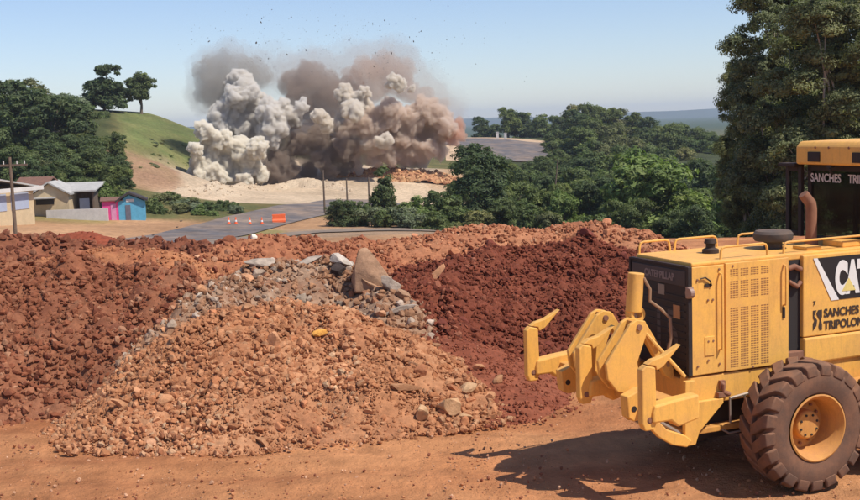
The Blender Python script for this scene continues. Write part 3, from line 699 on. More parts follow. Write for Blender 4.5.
# --- tank and body box with the decals
tank = part(MB().box(.37, 1.75, -.552, .552, 1.46, 2.345), 'side_tank', YELLOW, bevel=.012)
part(MB().box(.37, 1.75, -.575, .575, 1.17, 1.45), 'lower_tank', YELLOW, bevel=.02)
dy = -.5535
part(MB().prism([(.50, 2.305), (1.60, 2.305), (1.60, 1.83), (.795, 1.83)], dy - .003, dy, 'y'), 'black_decal', mat_plain('decal_black', (.018, .016, .016), .45), tank, 0)
part(MB().prism([(.50, 2.305), (.555, 2.305), (.85, 1.83), (.745, 1.83)], dy - .005, dy - .001, 'y'), 'decal_stripe', WHITEP, tank, 0)
textobj('logo_lettering', 'CAT', .45, (.80, dy - .007, 1.915), RS, WHITEP, tank, .50, .034)
part(MB().prism([(.885, 1.918), (1.075, 1.918), (.98, 2.06)], dy - .011, dy - .007, 'y'), 'logo_triangle', mat_plain('decal_yellow', (.78, .62, .20), .5), tank, 0)
textobj('owner_lettering', 'SANCHES', .128, (.645, dy - .004, 1.655), RS, INK, tank, .88, .004)
textobj('owner_lettering', 'TRIPOLONI', .128, (.645, dy - .004, 1.52), RS, INK, tank, .88, .004)
lg = MB()                                                          # the owner's mark: a square with an S shaped cut
lg.prism([(.50, 1.74), (.545, 1.74), (.515, 1.68), (.555, 1.63), (.545, 1.57), (.50, 1.52), (.50, 1.6), (.52, 1.63), (.50, 1.66)], dy - .004, dy, 'y')
lg.prism([(.62, 1.74), (.57, 1.74), (.545, 1.70), (.59, 1.63), (.575, 1.56), (.59, 1.52), (.62, 1.52), (.62, 1.58), (.605, 1.63), (.62, 1.66)], dy - .004, dy, 'y')
part(lg, 'owner_mark', INK, tank, 0)
textobj('small_mark', '7', .06, (.50, dy - .004, 1.80), RS, INK, tank, 1, .003)
# --- frame under the hood
frame = part(MB().box(-1.10, 3.2, -.54, -.40, .89, 1.185).box(-1.10, 3.2, .40, .54, .89, 1.185).box(-1.08, -.9, -.4, .4, .75, 1.15).box(.2, 3.2, -.35, .35, .8, 1.12), 'frame', YELLOW, bevel=.01)
for y0, y1 in ((-.60, -.545), (.545, .60)):
    part(MB().prism([(-1.17, 1.17), (-1.05, 1.17), (-1.05, .94), (-.70, .94), (-.70, .89), (-1.0, .62), (-1.05, .49), (-1.14, .49), (-1.18, .60)], y0, y1, 'y'), 'rear_bracket', YELLOW, frame, .008)
part(MB().box(-1.12, -.3, -.50, .50, .56, .62), 'guard_plate', YELLOW_DUST_SHADE, frame, .008)
part(MB().box(-.9, .6, -.38, .38, .45, .90), 'transmission', DARKIN, frame, .03)
part(MB().tube([(-.70, -.56, 1.10), (-.69, -.585, 1.08), (-.69, -.585, 1.00), (-.62, -.60, .97)], .02, 8).box(-.76, -.62, -.60, -.54, .95, 1.0).box(-.72, -.66, -.58, -.54, 1.03, 1.12), 'tow_latch', RUST, frame, 0)
part(MB().tube([(-.60, -.57, .93), (-.60, -.575, .66)], .012, 6).tube([(-.60, -.57, .92), (-.35, -.575, .95), (-.22, -.57, .97)], .016, 6).tube([(-.42, -.57, .94), (-.36, -.575, .72)], .012, 6).tube([(-.70, -.57, .60), (-.62, -.58, .55), (-.3, -.58, .56), (-.1, -.57, .62)], .012, 6), 'hydraulic_line', STEEL, frame, 0, True)
for s in (-1, 1):
    part(MB().prism([(-.30, .55), (-.15, .95), (1.67, .95), (1.82, .55), (1.67, .42), (-.15, .42)], s * .70, s * .56, 'y'), 'tandem_case', YELLOW_DUST_SHADE, bevel=.02)
# --- wheels
def wheel_meshes():
    RO = .675; W2 = .205
    t = MB()
    t.lathe([(.335, -.17), (.36, -.205), (.44, -.222), (.53, -.222), (.585, -.208), (.612, -.17), (.62, 0), (.612, .17), (.585, .208), (.53, .222), (.44, .222), (.36, .205), (.335, .17), (.325, 0)], 64, 'y', closed=True)
    nl = 21
    for k in range(nl):
        for s in (-1, 1):
            a0 = 2 * math.pi * (k + (.5 if s > 0 else 0)) / nl; w2 = math.pi / nl * .78
            v = []
            # lug from the tread middle to the shoulder and down the sidewall, swept back
            for (yy, r0, r1, sw, ww) in ((-.01, .60, .678, .20, .82), (.09, .60, .678, .10, .92), (.17, .59, .672, .0, 1.0), (.213, .555, .655, -.02, 1.0), (.228, .545, .60, -.02, .9)):
                for rr, k2 in ((r0, 1.08), (r1, .9)):
                    for e in (-1, 1):
                        an = a0 + sw + e * w2 * ww * k2; v.append((rr * math.cos(an), s * yy, rr * math.sin(an)))
            f = []
            for i in range(4):
                b = i * 4; f += [(b, b + 1, b + 5, b + 4), (b + 2, b + 6, b + 7, b + 3), (b, b + 4, b + 6, b + 2), (b + 1, b + 3, b + 7, b + 5)]
            f += [(0, 2, 3, 1), (16, 17, 19, 18)]
            t.add(v, f)
    tyre = t
    r = MB()                                                       # outer side is -y
    r.lathe([(.345, -.200), (.352, -.215), (.335, -.222), (.318, -.205), (.302, -.17), (.285, -.15), (.272, .02), (.262, .05), (.16, .06), (.0, .06)], 48, 'y')
    r.lathe([(.345, .20), (.335, .215), (.3, .18), (.285, .1), (.262, .06)], 48, 'y')
    hub = MB().lathe([(.175, .06), (.175, .035), (.15, .03), (.15, -.055), (.135, -.075), (.05, -.08), (0, -.08)], 32, 'y')
    bolts = []
    for k in range(12):
        q = 2 * math.pi * k / 12
        bolts.append(MB()); bolts[-1].lathe([(0, .025), (.014, .025), (.016, .05)], 6, 'y', (.215 * math.cos(q), 0, .215 * math.sin(q)))
    hb = []
    for k in range(8):
        q = 2 * math.pi * (k + .5) / 8
        hb.append(MB()); hb[-1].lathe([(0, -.088), (.012, -.088), (.014, -.07)], 6, 'y', (.108 * math.cos(q), 0, .108 * math.sin(q)))
    return tyre, r, hub, bolts, hb
_wm = None
def wheel(x, y, flip, spin):
    global _wm
    wobj = empty('wheel', (x, y, .672), R(180) if flip else 0, GR); wobj.rotation_euler = (0, R(spin), R(180) if flip else 0)
    if _wm is None:
        t, r, h, b, hb = wheel_meshes()
        o = [t.build('tyre', RUBBER, wobj, .012, True, 2), r.build('rim', RIM, wobj, 0, True), h.build('hub', RIM, wobj, .006, True)] + [q.build('wheel_bolt', RUST, wobj) for q in b] + [q.build('hub_bolt', DARKIN, wobj) for q in hb]
        _wm = o
    else:
        for s in _wm:
            cp = s.copy(); COL.objects.link(cp); cp.parent = wobj
    return wobj
wheel(0, -1.0, False, 4); wheel(1.53, -1.0, False, 17); wheel(0, 1.0, True, 9); wheel(1.53, 1.0, True, 25)
wheel(6.1, -1.0, False, 2); wheel(6.1, 1.0, True, 11)
part(MB().tube([(0, -.95, .675), (0, .95, .675)], .12, 16).tube([(1.53, -.95, .675), (1.53, .95, .675)], .12, 16), 'rear_axle', DARKIN, GR, 0, True)
part(MB().tube([(6.1, -.95, .675), (6.1, .95, .675)], .1, 14).box(6.0, 6.2, -.6, .6, .6, .85), 'front_axle', YELLOW_DUST_SHADE, GR, .02)
# --- front: bowed main beam, circle and blade
part(MB().prism([(3.1, .95), (3.1, 1.35), (3.7, 1.75), (5.6, 1.75), (6.3, 1.2), (6.3, .85), (5.9, .85), (5.5, 1.4), (3.8, 1.4)], -.16, .16, 'y'), 'main_beam', YELLOW, GR, .02)
part(MB().lathe([(.62, 0), (.75, 0), (.75, .12), (.62, .12)], 32, 'z', (4.3, 0, .78), closed=True).prism([(3.75, .7), (6.1, .72), (6.1, .82), (3.75, .82)], -.12, .12, 'y'), 'blade_circle', YELLOW_DUST_SHADE, GR, .01)
bl = MB().prism([(4.05, .12), (3.95, .28), (3.94, .45), (4.02, .66), (4.07, .72), (4.04, .72), (3.90, .5), (3.90, .26), (4.02, .11)], -1.85, 1.85, 'y')
part(bl, 'blade', STEEL, GR, 0)
# --- cab
CX0, CX1 = 1.46, 2.95
cab = part(MB().box(CX0, CX1, -.66, .66, 1.25, 2.36), 'cab_base', YELLOW, bevel=.02)
fr = MB()
for (x, y) in ((CX0, -.66), (CX0, .60), (CX1 - .06, -.66), (CX1 - .06, .60), (2.15, -.66), (2.15, .60)): fr.box(x, x + .06, y, y + .06, 2.36, 3.24)
fr.box(CX0, CX1, -.662, .662, 3.17, 3.24).box(CX0 - .002, CX0 + .06, -.663, .663, 2.34, 2.40)
part(fr, 'cab_frame', BLACKP, cab, .008)
gm, gn, gl, gpz = new_mat('tinted_glass')
gpz.inputs['Base Color'].default_value = (.02, .025, .022, 1); gpz.inputs['Roughness'].default_value = .06
tr = N(gn, 'ShaderNodeBsdfTransparent'); tr.inputs[0].default_value = (.72, .78, .72, 1); mxs = N(gn, 'ShaderNodeMixShader'); mxs.inputs[0].default_value = .30
gl.new(tr.outputs[0], mxs.inputs[1]); gl.new(gpz.outputs[0], mxs.inputs[2]); gl.new(mxs.outputs[0], gn['Material Output'].inputs['Surface'])
rw = part(MB().box(CX0 + .02, CX0 + .028, -.60, .60, 2.40, 3.17), 'rear_window', gm, cab, 0)
part(MB().box(CX0 + .06, 2.15, .62, .628, 2.40, 3.17), 'side_window', gm, cab, 0); part(MB().box(CX0 + .06, 2.15, -.628, -.62, 2.40, 3.17), 'side_window', gm, cab, 0)
part(MB().box(2.21, CX1 - .06, .62, .628, 2.40, 3.17), 'side_window', gm, cab, 0); part(MB().box(2.21, CX1 - .06, -.628, -.62, 2.40, 3.17), 'side_window', gm, cab, 0)
part(MB().box(CX1 - .04, CX1 - .032, -.60, .60, 2.40, 3.17), 'windscreen', gm, cab, 0)
WLET = mat_plain('pale_lettering', (.62, .55, .50), .6)
textobj('window_lettering', 'TRIPOLONI', .135, (CX0 - .0035, -.02, 3.045), RB, WLET, cab, .87, .003)
textobj('window_lettering', 'SANCHES', .135, (CX0 - .0035, .60, 3.045), RB, WLET, cab, .87, .003)
roof = part(MB().prism([(1.30, 3.25), (1.30, 3.46), (1.36, 3.52), (3.15, 3.52), (3.20, 3.48), (3.20, 3.24)], -.68, .68, 'y'), 'cab_roof', YELLOW, GR, .025)
part(MB().box(1.285, 1.31, .26, .46, 3.285, 3.40), 'work_lamp', BLACKP, roof, .006); part(MB().box(1.285, 1.31, -.46, -.26, 3.285, 3.40), 'work_lamp', BLACKP, roof, .006)
for y in (.34, .12, -.2): part(MB().lathe([(0, -.006), (.014, -.006), (.016, 0)], 8, 'x', (1.30, y, 3.45)), 'bolt', RUST, roof, 0)
part(MB().tube([(1.36, .15, 3.25), (1.34, .15, 3.20), (1.38, .15, 3.14)], .018, 8).box(1.32, 1.38, .11, .19, 3.22, 3.27), 'wiper_motor', DARKIN, roof, 0)
# left cab door, swung open and latched back
dr = MB().box(1.40, 1.45, .70, .76, 2.38, 3.22).box(1.40, 1.45, .92, .98, 2.38, 3.22).box(1.40, 1.45, .76, .92, 3.16, 3.22).box(1.40, 1.45, .76, .92, 2.38, 2.44).box(1.30, 1.45, .70, 1.0, 3.22, 3.26)
dro = part(dr, 'cab_door', BLACKP, cab, .008, label='cab door swung open and latched back')
part(MB().box(1.42, 1.43, .76, .92, 2.44, 3.16), 'door_glass', gm, dro, 0)
part(MB().box(2.0, 2.5, -.25, .25, 2.05, 2.2).prism([(1.95, 2.15), (2.05, 2.15), (1.95, 2.80), (1.85, 2.80)], -.24, .24, 'y').box(1.86, 1.92, -.13, .13, 2.8, 2.98), 'driver_seat', DARKIN, cab, .03)
part(MB().tube([(2.62, 0, 2.3), (2.5, 0, 2.62)], .03, 8).lathe([(.19, -.012), (.205, 0), (.19, .012), (.175, 0)], 24, 'x', (2.48, 0, 2.66), closed=True), 'steering_wheel', DARKIN, cab, 0, True)
# --- ripper, raised
rip = part(MB().box(-1.70, -1.50, -1.22, 1.22, .98, 1.12), 'ripper', YELLOW_DUST_SHADE, GR, .015, label='raised ripper with three shanks')  # beam in the darker yellow, for the shade beneath the arms
def shank(y):
    """holder arm, upright shank and tooth"""
    part(MB().prism([(-2.0, 1.10), (-1.98, 1.17), (-1.75, 1.20), (-1.48, 1.22), (-1.48, .98), (-1.72, .93), (-1.80, 1.0), (-2.0, 1.0)], y - .075, y + .075, 'y'), 'shank_holder', YELLOW, rip, .02)
    so = part(MB().prism([(-2.07, .93), (-2.10, 1.00), (-2.10, 1.52), (-2.05, 1.56), (-1.95, 1.53), (-1.94, 1.0), (-1.97, .93)], y - .045, y + .045, 'y'), 'shank', YELLOW, rip, .012)
    part(MB().prism([(-2.04, 1.565), (-1.945, 1.545), (-1.93, 1.50), (-1.86, 1.53), (-1.66, 1.72), (-1.86, 1.625), (-1.98, 1.60)], y - .04, y + .04, 'y'), 'tooth', YELLOW, so, .006)
    for (x, z, r_) in ((-2.02, 1.03, .032),):
        part(MB().lathe([(0, -.052), (r_ * .6, -.052), (r_ * .62, -.047), (r_, -.047), (r_, -.04)], 14, 'y', (x, y, z)), 'pin', RUST, so, 0)
for y in (1.17, -.02, -1.2): shank(y)
for y in (.80, -.55):
    hb_ = part(MB().prism([(-1.86, .88), (-1.88, 1.10), (-1.72, 1.16), (-1.60, 1.16), (-1.60, .86), (-1.80, .84)], y - .07, y + .07, 'y'), 'shank_pocket', YELLOW, rip, .012)
    part(MB().lathe([(0, -.075), (.03, -.075), (.032, -.068)], 14, 'y', (-1.80, y, .97)), 'pin', DARKIN, rip, 0)
def arm(y, th=.045):
    a = part(MB().prism([(-1.46, 1.72), (-1.50, 1.80), (-1.60, 1.82), (-1.68, 1.78), (-1.97, 1.40), (-1.95, 1.24), (-1.84, 1.10), (-1.70, 1.06), (-1.56, 1.10), (-1.60, 1.38)], y - th / 2, y + th / 2, 'y'), 'lift_arm', YELLOW, rip, .008)
    part(MB().lathe([(0, -.04), (.03, -.04), (.034, -.02)], 14, 'y', (-1.575, y, 1.74)), 'pin', RUST, a, 0); return a
arm(.42); arm(.30); arm(-.20); arm(-.36)
part(MB().prism([(-1.62, 1.80), (-1.52, 1.78), (-1.52, 1.70), (-1.62, 1.70)], .30, .42, 'y').prism([(-1.62, 1.80), (-1.52, 1.78), (-1.52, 1.70), (-1.62, 1.70)], -.36, -.20, 'y'), 'arm_spacer', YELLOW_DUST_SHADE, rip, .006)
part(MB().prism([(-1.50, 1.50), (-1.80, 1.20), (-1.74, 1.14), (-1.46, 1.42)], -.19, -.10, 'y'), 'link_bar', YELLOW, rip, .008)
for y in (-.28, .36): part(MB().prism([(-1.46, 1.78), (-1.12, 1.25), (-1.12, 1.12), (-1.22, 1.18), (-1.52, 1.70)], y - .04, y + .04, 'y'), 'link_bar', YELLOW, rip, .008)
part(MB().tube([(-1.52, -.26, 1.75), (-1.12, -.52, 1.2)], .022, 8), 'tie_rod', YELLOW, rip, 0, True)
cyl = part(MB().tube([(-1.50, -.16, 1.86), (-1.46, -.16, 2.27)], .085, 20), 'lift_cylinder', YELLOW, GR, .01, True)
part(MB().tube([(-1.50, -.16, 1.86), (-1.58, -.16, 1.2)], .04, 12), 'piston_rod', STEEL, cyl, 0, True)
part(MB().tube([(-1.41, -.22, 2.22), (-1.36, -.26, 2.10), (-1.37, -.27, 1.98), (-1.28, -.33, 1.90), (-1.20, -.38, 1.80), (-1.20, -.40, 1.60), (-1.26, -.40, 1.42), (-1.24, -.40, 1.30)], .017, 8), 'hose', mat_plain('hose_dusty', (.30, .17, .09), .7), cyl, 0, True)
part(MB().lathe([(.05, -.06), (.085, -.06), (.085, .06), (.05, .06)], 20, 'y', (-1.48, -.16, 1.84), closed=True), 'cylinder_eye', YELLOW, cyl, 0, True)
# lower links from the rear brackets
for y in (-.58,):
    part(MB().prism([(-1.74, .96), (-1.64, .98), (-1.54, .84), (-1.40, .70), (-1.18, .61), (-1.10, .54), (-1.16, .48), (-1.34, .53), (-1.50, .63), (-1.66, .80)], y - .03, y + .03, 'y'), 'lower_link', YELLOW, rip, .012)
    part(MB().tube([(-1.62, y * .93, .88), (-1.15, y * .93, .58)], .022, 8), 'link_rod', STEEL, rip, 0, True)
# ------------------------------------------------------------------ trees and shrubs
LEAF = mat_leaf('foliage'); BARK = mat_plain('bark', (.16, .12, .085), .95, 3, .35); PALEBARK = mat_plain('pale_bark', (.42, .36, .29), .9, 3, .3)
def crown(seed, blobs, nclump, nleaf, lsize, pal, crad=.09, elong=1.5, droop=.0, asp=1.0):
    """many leaf faces in clumps spread through the blobs; unit-height tree space"""
    g = np.random.default_rng(seed); B = np.array(blobs, float); B[:, 2] *= asp; vol = B[:, 3] * B[:, 4] * B[:, 5]
    k = g.choice(len(B), nclump, p=vol ** .75 / (vol ** .75).sum())
    d = g.normal(size=(nclump, 3)); d /= np.linalg.norm(d, axis=1)[:, None]; d[:, 2] = np.where(d[:, 2] < -.45, -d[:, 2], d[:, 2])
    rr = g.uniform(.45, 1.06, nclump) ** .6
    cen = B[k, :3] + d * rr[:, None] * B[k, 3:6]
    cs = crad * g.uniform(.6, 1.35, nclump); cb = g.uniform(.62, 1.3, nclump); ch = g.uniform(0, 1, nclump)
    per = max(1, nleaf // nclump); ci = np.repeat(np.arange(nclump), per); n = len(ci)
    o = g.normal(size=(n, 3)); o /= np.linalg.norm(o, axis=1)[:, None]; o *= (g.random(n) ** .45)[:, None]; o[:, 2] *= .7
    P = cen[ci] + o * cs[ci, None]
    nrm = o + g.normal(size=(n, 3)) * .45 + d[ci] * .5 + np.array([0, 0, .35]); nrm /= np.linalg.norm(nrm, axis=1)[:, None]
    a = np.cross(nrm, g.normal(size=(n, 3))); a /= np.linalg.norm(a, axis=1)[:, None]; a[:, 2] -= droop; a /= np.linalg.norm(a, axis=1)[:, None]
    b = np.cross(nrm, a)
    s = lsize * g.uniform(.6, 1.4, n)[:, None]
    V = np.stack([P - a * s * elong, P - b * s * .55 + nrm * s * .12, P + a * s * elong, P + b * s * .55 + nrm * s * .12], 1).reshape(-1, 3)
    V[:, 2] /= asp; Fc = np.arange(4 * n).reshape(n, 4)
    pal = np.array(pal); t = np.clip(ch[ci] + g.normal(size=n) * .18, 0, 1)[:, None]
    c = (pal[0] * (1 - t) + pal[1] * t) * (cb[ci] * g.uniform(.8, 1.2, n))[:, None]
    return V, Fc, np.repeat(c, 4, axis=0)
def trunk(blobs, r=.028, lean=(0, 0), top=.75, limbs=6, seed=0):
    g = random.Random(seed); mb = MB()
    pts = [(lean[0] * t * t + .01 * math.sin(7 * t + seed), lean[1] * t * t + .01 * math.cos(5 * t + seed), -.03 + t * top) for t in (0, .15, .35, .55, .75, 1)]
    mb.tube(pts, [r * 1.35, r, r * .85, r * .65, r * .45, r * .2], 8)
    for b in g.sample(blobs, min(limbs, len(blobs))):
        t = g.uniform(.35, .8); s = Vector(pts[0]).lerp(Vector(pts[-1]), t); e = Vector(b[:3])
        m = (s + e) / 2 + Vector((g.uniform(-.03, .03), g.uniform(-.03, .03), -.02)); mb.tube([s, m, e], [r * .5, r * .34, r * .12], 6)
    return mb
def blobset(seed, n, zc, spread, zr, r):
    g = random.Random(seed); out = []
    for k in range(n):
        a = g.uniform(0, 6.28); q = math.sqrt(g.random()) * spread; z = zc + g.uniform(-zr, zr)
        f = 1 - .5 * max(0, (z - zc) / max(zr, .01)) * (q / max(spread, .01))
        rr = g.uniform(r[0], r[1]) * f; out.append((q * math.cos(a), q * math.sin(a), z, rr, rr, rr * .8))
    return out
DARK = ((.075, .105, .045), (.135, .17, .065)); MID = ((.10, .14, .05), (.185, .22, .08)); LIGHT = ((.15, .215, .058), (.25, .30, .095)); GREYG = ((.14, .175, .10), (.22, .245, .145)); OLIVE = ((.15, .16, .065), (.25, .24, .105))
EUC = ((.12, .145, .07), (.235, .25, .12))
PROTO = {}
def proto(key, blobs, ncl, nl, ls, pal, crad=.09, r=.028, top=.75, bark=BARK, elong=1.5, droop=0., lean=(0, 0), limbs=6, asp=1.0):
    V, Fc, Cc_ = crown(hash(key) % 9973 if False else sum(ord(ch) * (i + 3) for i, ch in enumerate(key)), blobs, ncl, nl, ls, pal, crad, elong, droop, asp)
    cm = np_mesh(key + '_crown', V, Fc, LEAF, Cc_)
    tm = trunk(blobs, r, lean, top, limbs, len(key)); o = tm.build(key + '_trunk', bark, None, 0, True); PROTO[key] = (cm, o.data); bpy.data.objects.remove(o)
for i, (pal, nm) in enumerate(((DARK, 'dark'), (DARK, 'dark'), (MID, 'mid'), (MID, 'mid'), (LIGHT, 'light'), (OLIVE, 'olive'))):
    proto(f'{nm}{i}', blobset(40 + i, 14, .50, .27, .36, (.15, .25)), 300, 16000, .016, pal, .072)
proto('conic', [(0, 0, .2 + .1 * k, .30 * (1 - .09 * k), .30 * (1 - .09 * k), .12) for k in range(8)] + blobset(3, 5, .45, .18, .2, (.1, .16)), 170, 9000, .019, DARK, .075, .02)
for i, pal in enumerate((MID, GREYG, LIGHT, OLIVE)):
    proto(f'bush{i}', blobset(60 + i, 8, .48, .34, .24, (.18, .30)), 130, 7000, .026, pal, .10, .018, .5)
for i in range(3):
    proto(f'euc{i}', blobset(80 + i, 46, .53, .30, .46, (.13, .22)), 1100, 120000, .0095, EUC, .062, .014, .95, PALEBARK, 1.35, .1, (0.02, 0), 8, 2.4)
proto('lolly', blobset(91, 12, .58, .20, .27, (.17, .24)), 240, 14000, .02, DARK, .07, .03, .7)
proto('two', [(-.12, 0, .52, .2, .18, .16), (.12, 0, .50, .19, .18, .16), (.06, 0, .84, .17, .16, .13), (.0, 0, .62, .16, .16, .12), (-.17, .05, .60, .12, .12, .1), (-.1, 0, .34, .2, .18, .15), (.12, 0, .3, .18, .18, .14), (.02, .05, .42, .22, .2, .16)], 230, 14000, .019, DARK, .06, .03, .8)
proto('umbrella', [(-.25, 0, .78, .26, .26, .13), (.1, 0, .86, .3, .28, .13), (.35, 0, .74, .24, .24, .12), (0, .1, .65, .32, .3, .14), (-.32, 0, .58, .22, .22, .14), (.3, -.1, .55, .2, .2, .12)], 200, 12000, .018, DARK, .075, .035, .7)
KIND = {'dark': 'dark green', 'mid': 'mid green', 'light': 'bright green', 'olive': 'olive green', 'conic': 'pointed dark', 'bush': 'bushy'}
def tree(key, px, top, d, wpx, label, group, name='tree', cat='tree', rz=None, base=None, xy=None):
    if xy is None:
        az = math.atan((px - 430) / F_PX); x, y = d * math.sin(az), d * math.cos(az)
    else: x, y = xy
    z0 = tz(x, y) if base is None else base
    ztop = zpix(px, top, d); h = ztop - z0; wd = wpx * d / F_PX
    if base is None and h < wd / 1.1: h = wd / 1.1; z0 = ztop - h         # rooted a little lower on the slope
    r_ = empty(name, (x, y, z0), random.uniform(0, 6.28) if rz is None else rz); cm, tm = PROTO[key]
    sx = wd / .92; r_.scale = (sx, sx, h)
    link('crown', cm, r_); link('trunk', tm, r_)
    if group in (GL, GF):
        kd = KIND[key.rstrip('0123456789')]; label = label.replace('leafy', kd); group = kd + ' ' + group
    tag(r_, label, cat, group); return r_
GL = 'trees on the slope above the houses'; GF = 'trees of the dense wood'
# -- left hill
tree('lolly', 149, 72, 200, 40, 'round dark tree standing alone on the grassy hill top', None, rz=.3)
tree('two', 113, 62, 198, 62, 'tall dark tree with a tuft above two crowns on the hill edge', None, rz=0)
tree('umbrella', 58, 96, 158, 74, 'flat topped dark tree with a crooked trunk above the houses', None, rz=.5)
tree('dark0', 30, 82, 160, 82, 'big dark round tree above the long warehouse roof', None)
tree('olive5', 34, 74, 195, 62, 'pale olive tree behind the big dark round tree', None)
tree('bush1', 68, 82, 196, 46, 'thin grey green tree on the skyline beside the flat topped tree', None)
GL = 'trees on the slope above the houses'
for (k, px, top, d, wp) in (('dark1', 4, 82, 165, 60), ('dark0', -14, 92, 150, 70), ('mid2', 8, 140, 128, 60), ('dark1', 40, 150, 122, 56), ('mid3', 66, 158, 119, 50), ('dark0', 92, 150, 121, 54), ('mid2', 112, 158, 120, 44),
                            ('conic', 122, 132, 150, 26), ('conic', 98, 128, 155, 30), ('olive5', 88, 118, 172, 46), ('dark1', 104, 138, 148, 44), ('mid3', 76, 138, 150, 46), ('dark0', 50, 140, 145, 50), ('mid2', 22, 146, 142, 50),
                            ('dark1', 118, 150, 135, 36), ('olive5', 62, 112, 185, 40), ('mid3', 100, 112, 192, 38), ('dark1', -30, 120, 130, 60), ('dark1', 30, 165, 117, 40), ('mid2', 84, 172, 117, 40), ('conic', 110, 165, 118, 24), ('mid3', 54, 172, 117, 40), ('dark0', 125, 165, 124, 30), ('olive5', 112, 118, 185, 30)):
    tree(k, px, top, d, wp, 'leafy tree in the wooded slope above the houses', GL)
for d, y0 in ((190, 108), (172, 122), (156, 136), (140, 150), (128, 164)):
    px = -25
    while px < (118 if d > 130 else 104):
        tree(random.choice(('dark0', 'dark1', 'mid2', 'mid3', 'dark1', 'olive5')), px, y0 + random.uniform(-8, 8), d + random.uniform(-5, 5), random.uniform(34, 48), 'leafy tree in the wooded slope above the houses', GL); px += random.uniform(18, 26)
tree('bush2', 112, 178, 111, 30, 'bright green bush beside the pink shack', None, 'shrub', 'bush')
GB = 'shrubs below the pale bank'
for (k, px, top, d, wp) in (('bush0', 152, 193, 124, 26), ('bush3', 165, 190, 126, 26), ('bush0', 176, 187, 128, 22), ('bush1', 186, 193, 124, 24), ('bush3', 200, 194, 122, 24), ('bush0', 214, 197, 119, 22), ('bush0', 228, 196, 119, 22), ('bush1', 238, 201, 117, 16), ('bush3', 176, 200, 118, 24), ('bush2', 205, 202, 116, 20), ('bush1', 190, 199, 118, 24), ('bush0', 160, 200, 118, 24)):
    pb = gp(px, top + 13); tree(k, px, top, float(np.hypot(pb[0], pb[1])), wp * 1.15, 'low green shrub on the verge below the pale bank', GB, 'shrub', 'bush')
for k in range(26):
    px, by = random.uniform(138, 192), random.uniform(140, 168); pb = gp(px, by); dd = float(np.hypot(pb[0], pb[1]))
    tree(random.choice(('bush3', 'bush0', 'bush1')), px, by - random.uniform(2.5, 5), dd, random.uniform(7, 13), 'small scrub bush on the brown slope below the hill grass', 'scrub on the cut slope', 'shrub', 'bush')
tree('bush1', 126, 231, 60, 14, 'little green weed behind the smooth red dirt bank', None, 'weed', 'plant')
# -- trees along the road in the middle
tree('dark1', 347, 193, 101, 44, 'dark round bush beside the utility pole at the road', None, 'shrub', 'bush')
tree('conic', 385, 168, 104, 50, 'dark conical tree in front of the blast, among the roadside bushes', None)
tree('dark0', 478, 146, 112, 96, 'big dark spreading tree between the blast and the road bend', None)
tree('light4', 652, 149, 104, 132, 'large bright green tree at the front of the dense wood', None)
GR_ = 'roadside bushes'
for (k, px, top, d, wp) in (('bush1', 372, 200, 99, 34), ('bush1', 400, 198, 99, 38), ('bush2', 418, 192, 103, 40), ('bush0', 440, 184, 106, 48), ('bush0', 362, 196, 103, 28), ('bush1', 412, 205, 97, 34), ('bush0', 452, 200, 99, 40), ('bush3', 470, 206, 97, 44), ('bush0', 432, 206, 97, 36), ('bush0', 388, 205, 98, 30)):
    tree(k, px, top, d, wp, 'roadside bush in front of the conical and spreading trees', GR_, 'shrub', 'bush')
GF = 'trees of the dense wood'
WL = 'leafy tree in the dense wood behind the rubble ridge'
for (k, px, top, d, wp) in (('mid2', 516, 176, 115, 56), ('mid3', 545, 182, 108, 58), ('light4', 566, 190, 104, 50), ('dark0', 590, 182, 108, 60), ('mid3', 620, 196, 100, 52), ('light4', 690, 186, 104, 66), ('mid2', 716, 176, 110, 70), ('light4', 738, 186, 104, 60), ('dark1', 672, 200, 98, 52), ('dark0', 700, 206, 96, 50), ('mid2', 745, 204, 96, 50),
                            ('dark1', 500, 192, 104, 48), ('mid3', 530, 198, 100, 46), ('bush3', 560, 206, 97, 44), ('bush0', 590, 206, 97, 44), ('dark1', 600, 165, 125, 60), ('mid2', 575, 172, 120, 56), ('dark0', 705, 160, 130, 60), ('mid3', 735, 165, 125, 60), ('dark1', 540, 165, 130, 50), ('dark0', 640, 200, 98, 46),
                            ('mid2', 765, 190, 104, 60), ('dark1', 785, 180, 110, 60)):
    tree(k, px, top, d, wp, WL, GF)
sky_y = [(500, 116), (508, 108), (522, 104), (534, 110), (550, 113), (562, 110), (580, 103), (596, 97), (612, 99), (626, 106), (640, 113), (660, 116), (680, 118), (700, 123), (720, 131), (760, 134), (820, 132), (880, 132)]
def S(px): return np.interp(px, [a for a, _ in sky_y], [b for _, b in sky_y])
ks = ['dark0', 'dark1', 'mid2', 'mid3', 'dark1', 'mid2', 'olive5', 'mid3']
for (px, d) in [(512, 330), (524, 335), (538, 340), (552, 330), (566, 320), (582, 310), (596, 300), (610, 305), (622, 310), (636, 310), (652, 305), (668, 300), (684, 300), (700, 295), (716, 290), (735, 285), (760, 280), (790, 280), (820, 280)]:
    tree(random.choice(ks), px, S(px) + random.uniform(-1.5, 3), d, random.uniform(30, 40), WL, GF)
for row, (d, dy_) in enumerate(((275, 12), (245, 24), (215, 37), (185, 50), (158, 62))):
    px = 556 + row * 3 - (10 if row > 2 else 0)
    while px < 850:
        tree(random.choice(ks), px, min(S(px), 128) + dy_ + random.uniform(-5, 5), d + random.uniform(-10, 10), random.uniform(38, 52) * (1 + .12 * row), WL, GF)
        px += random.uniform(22, 31)
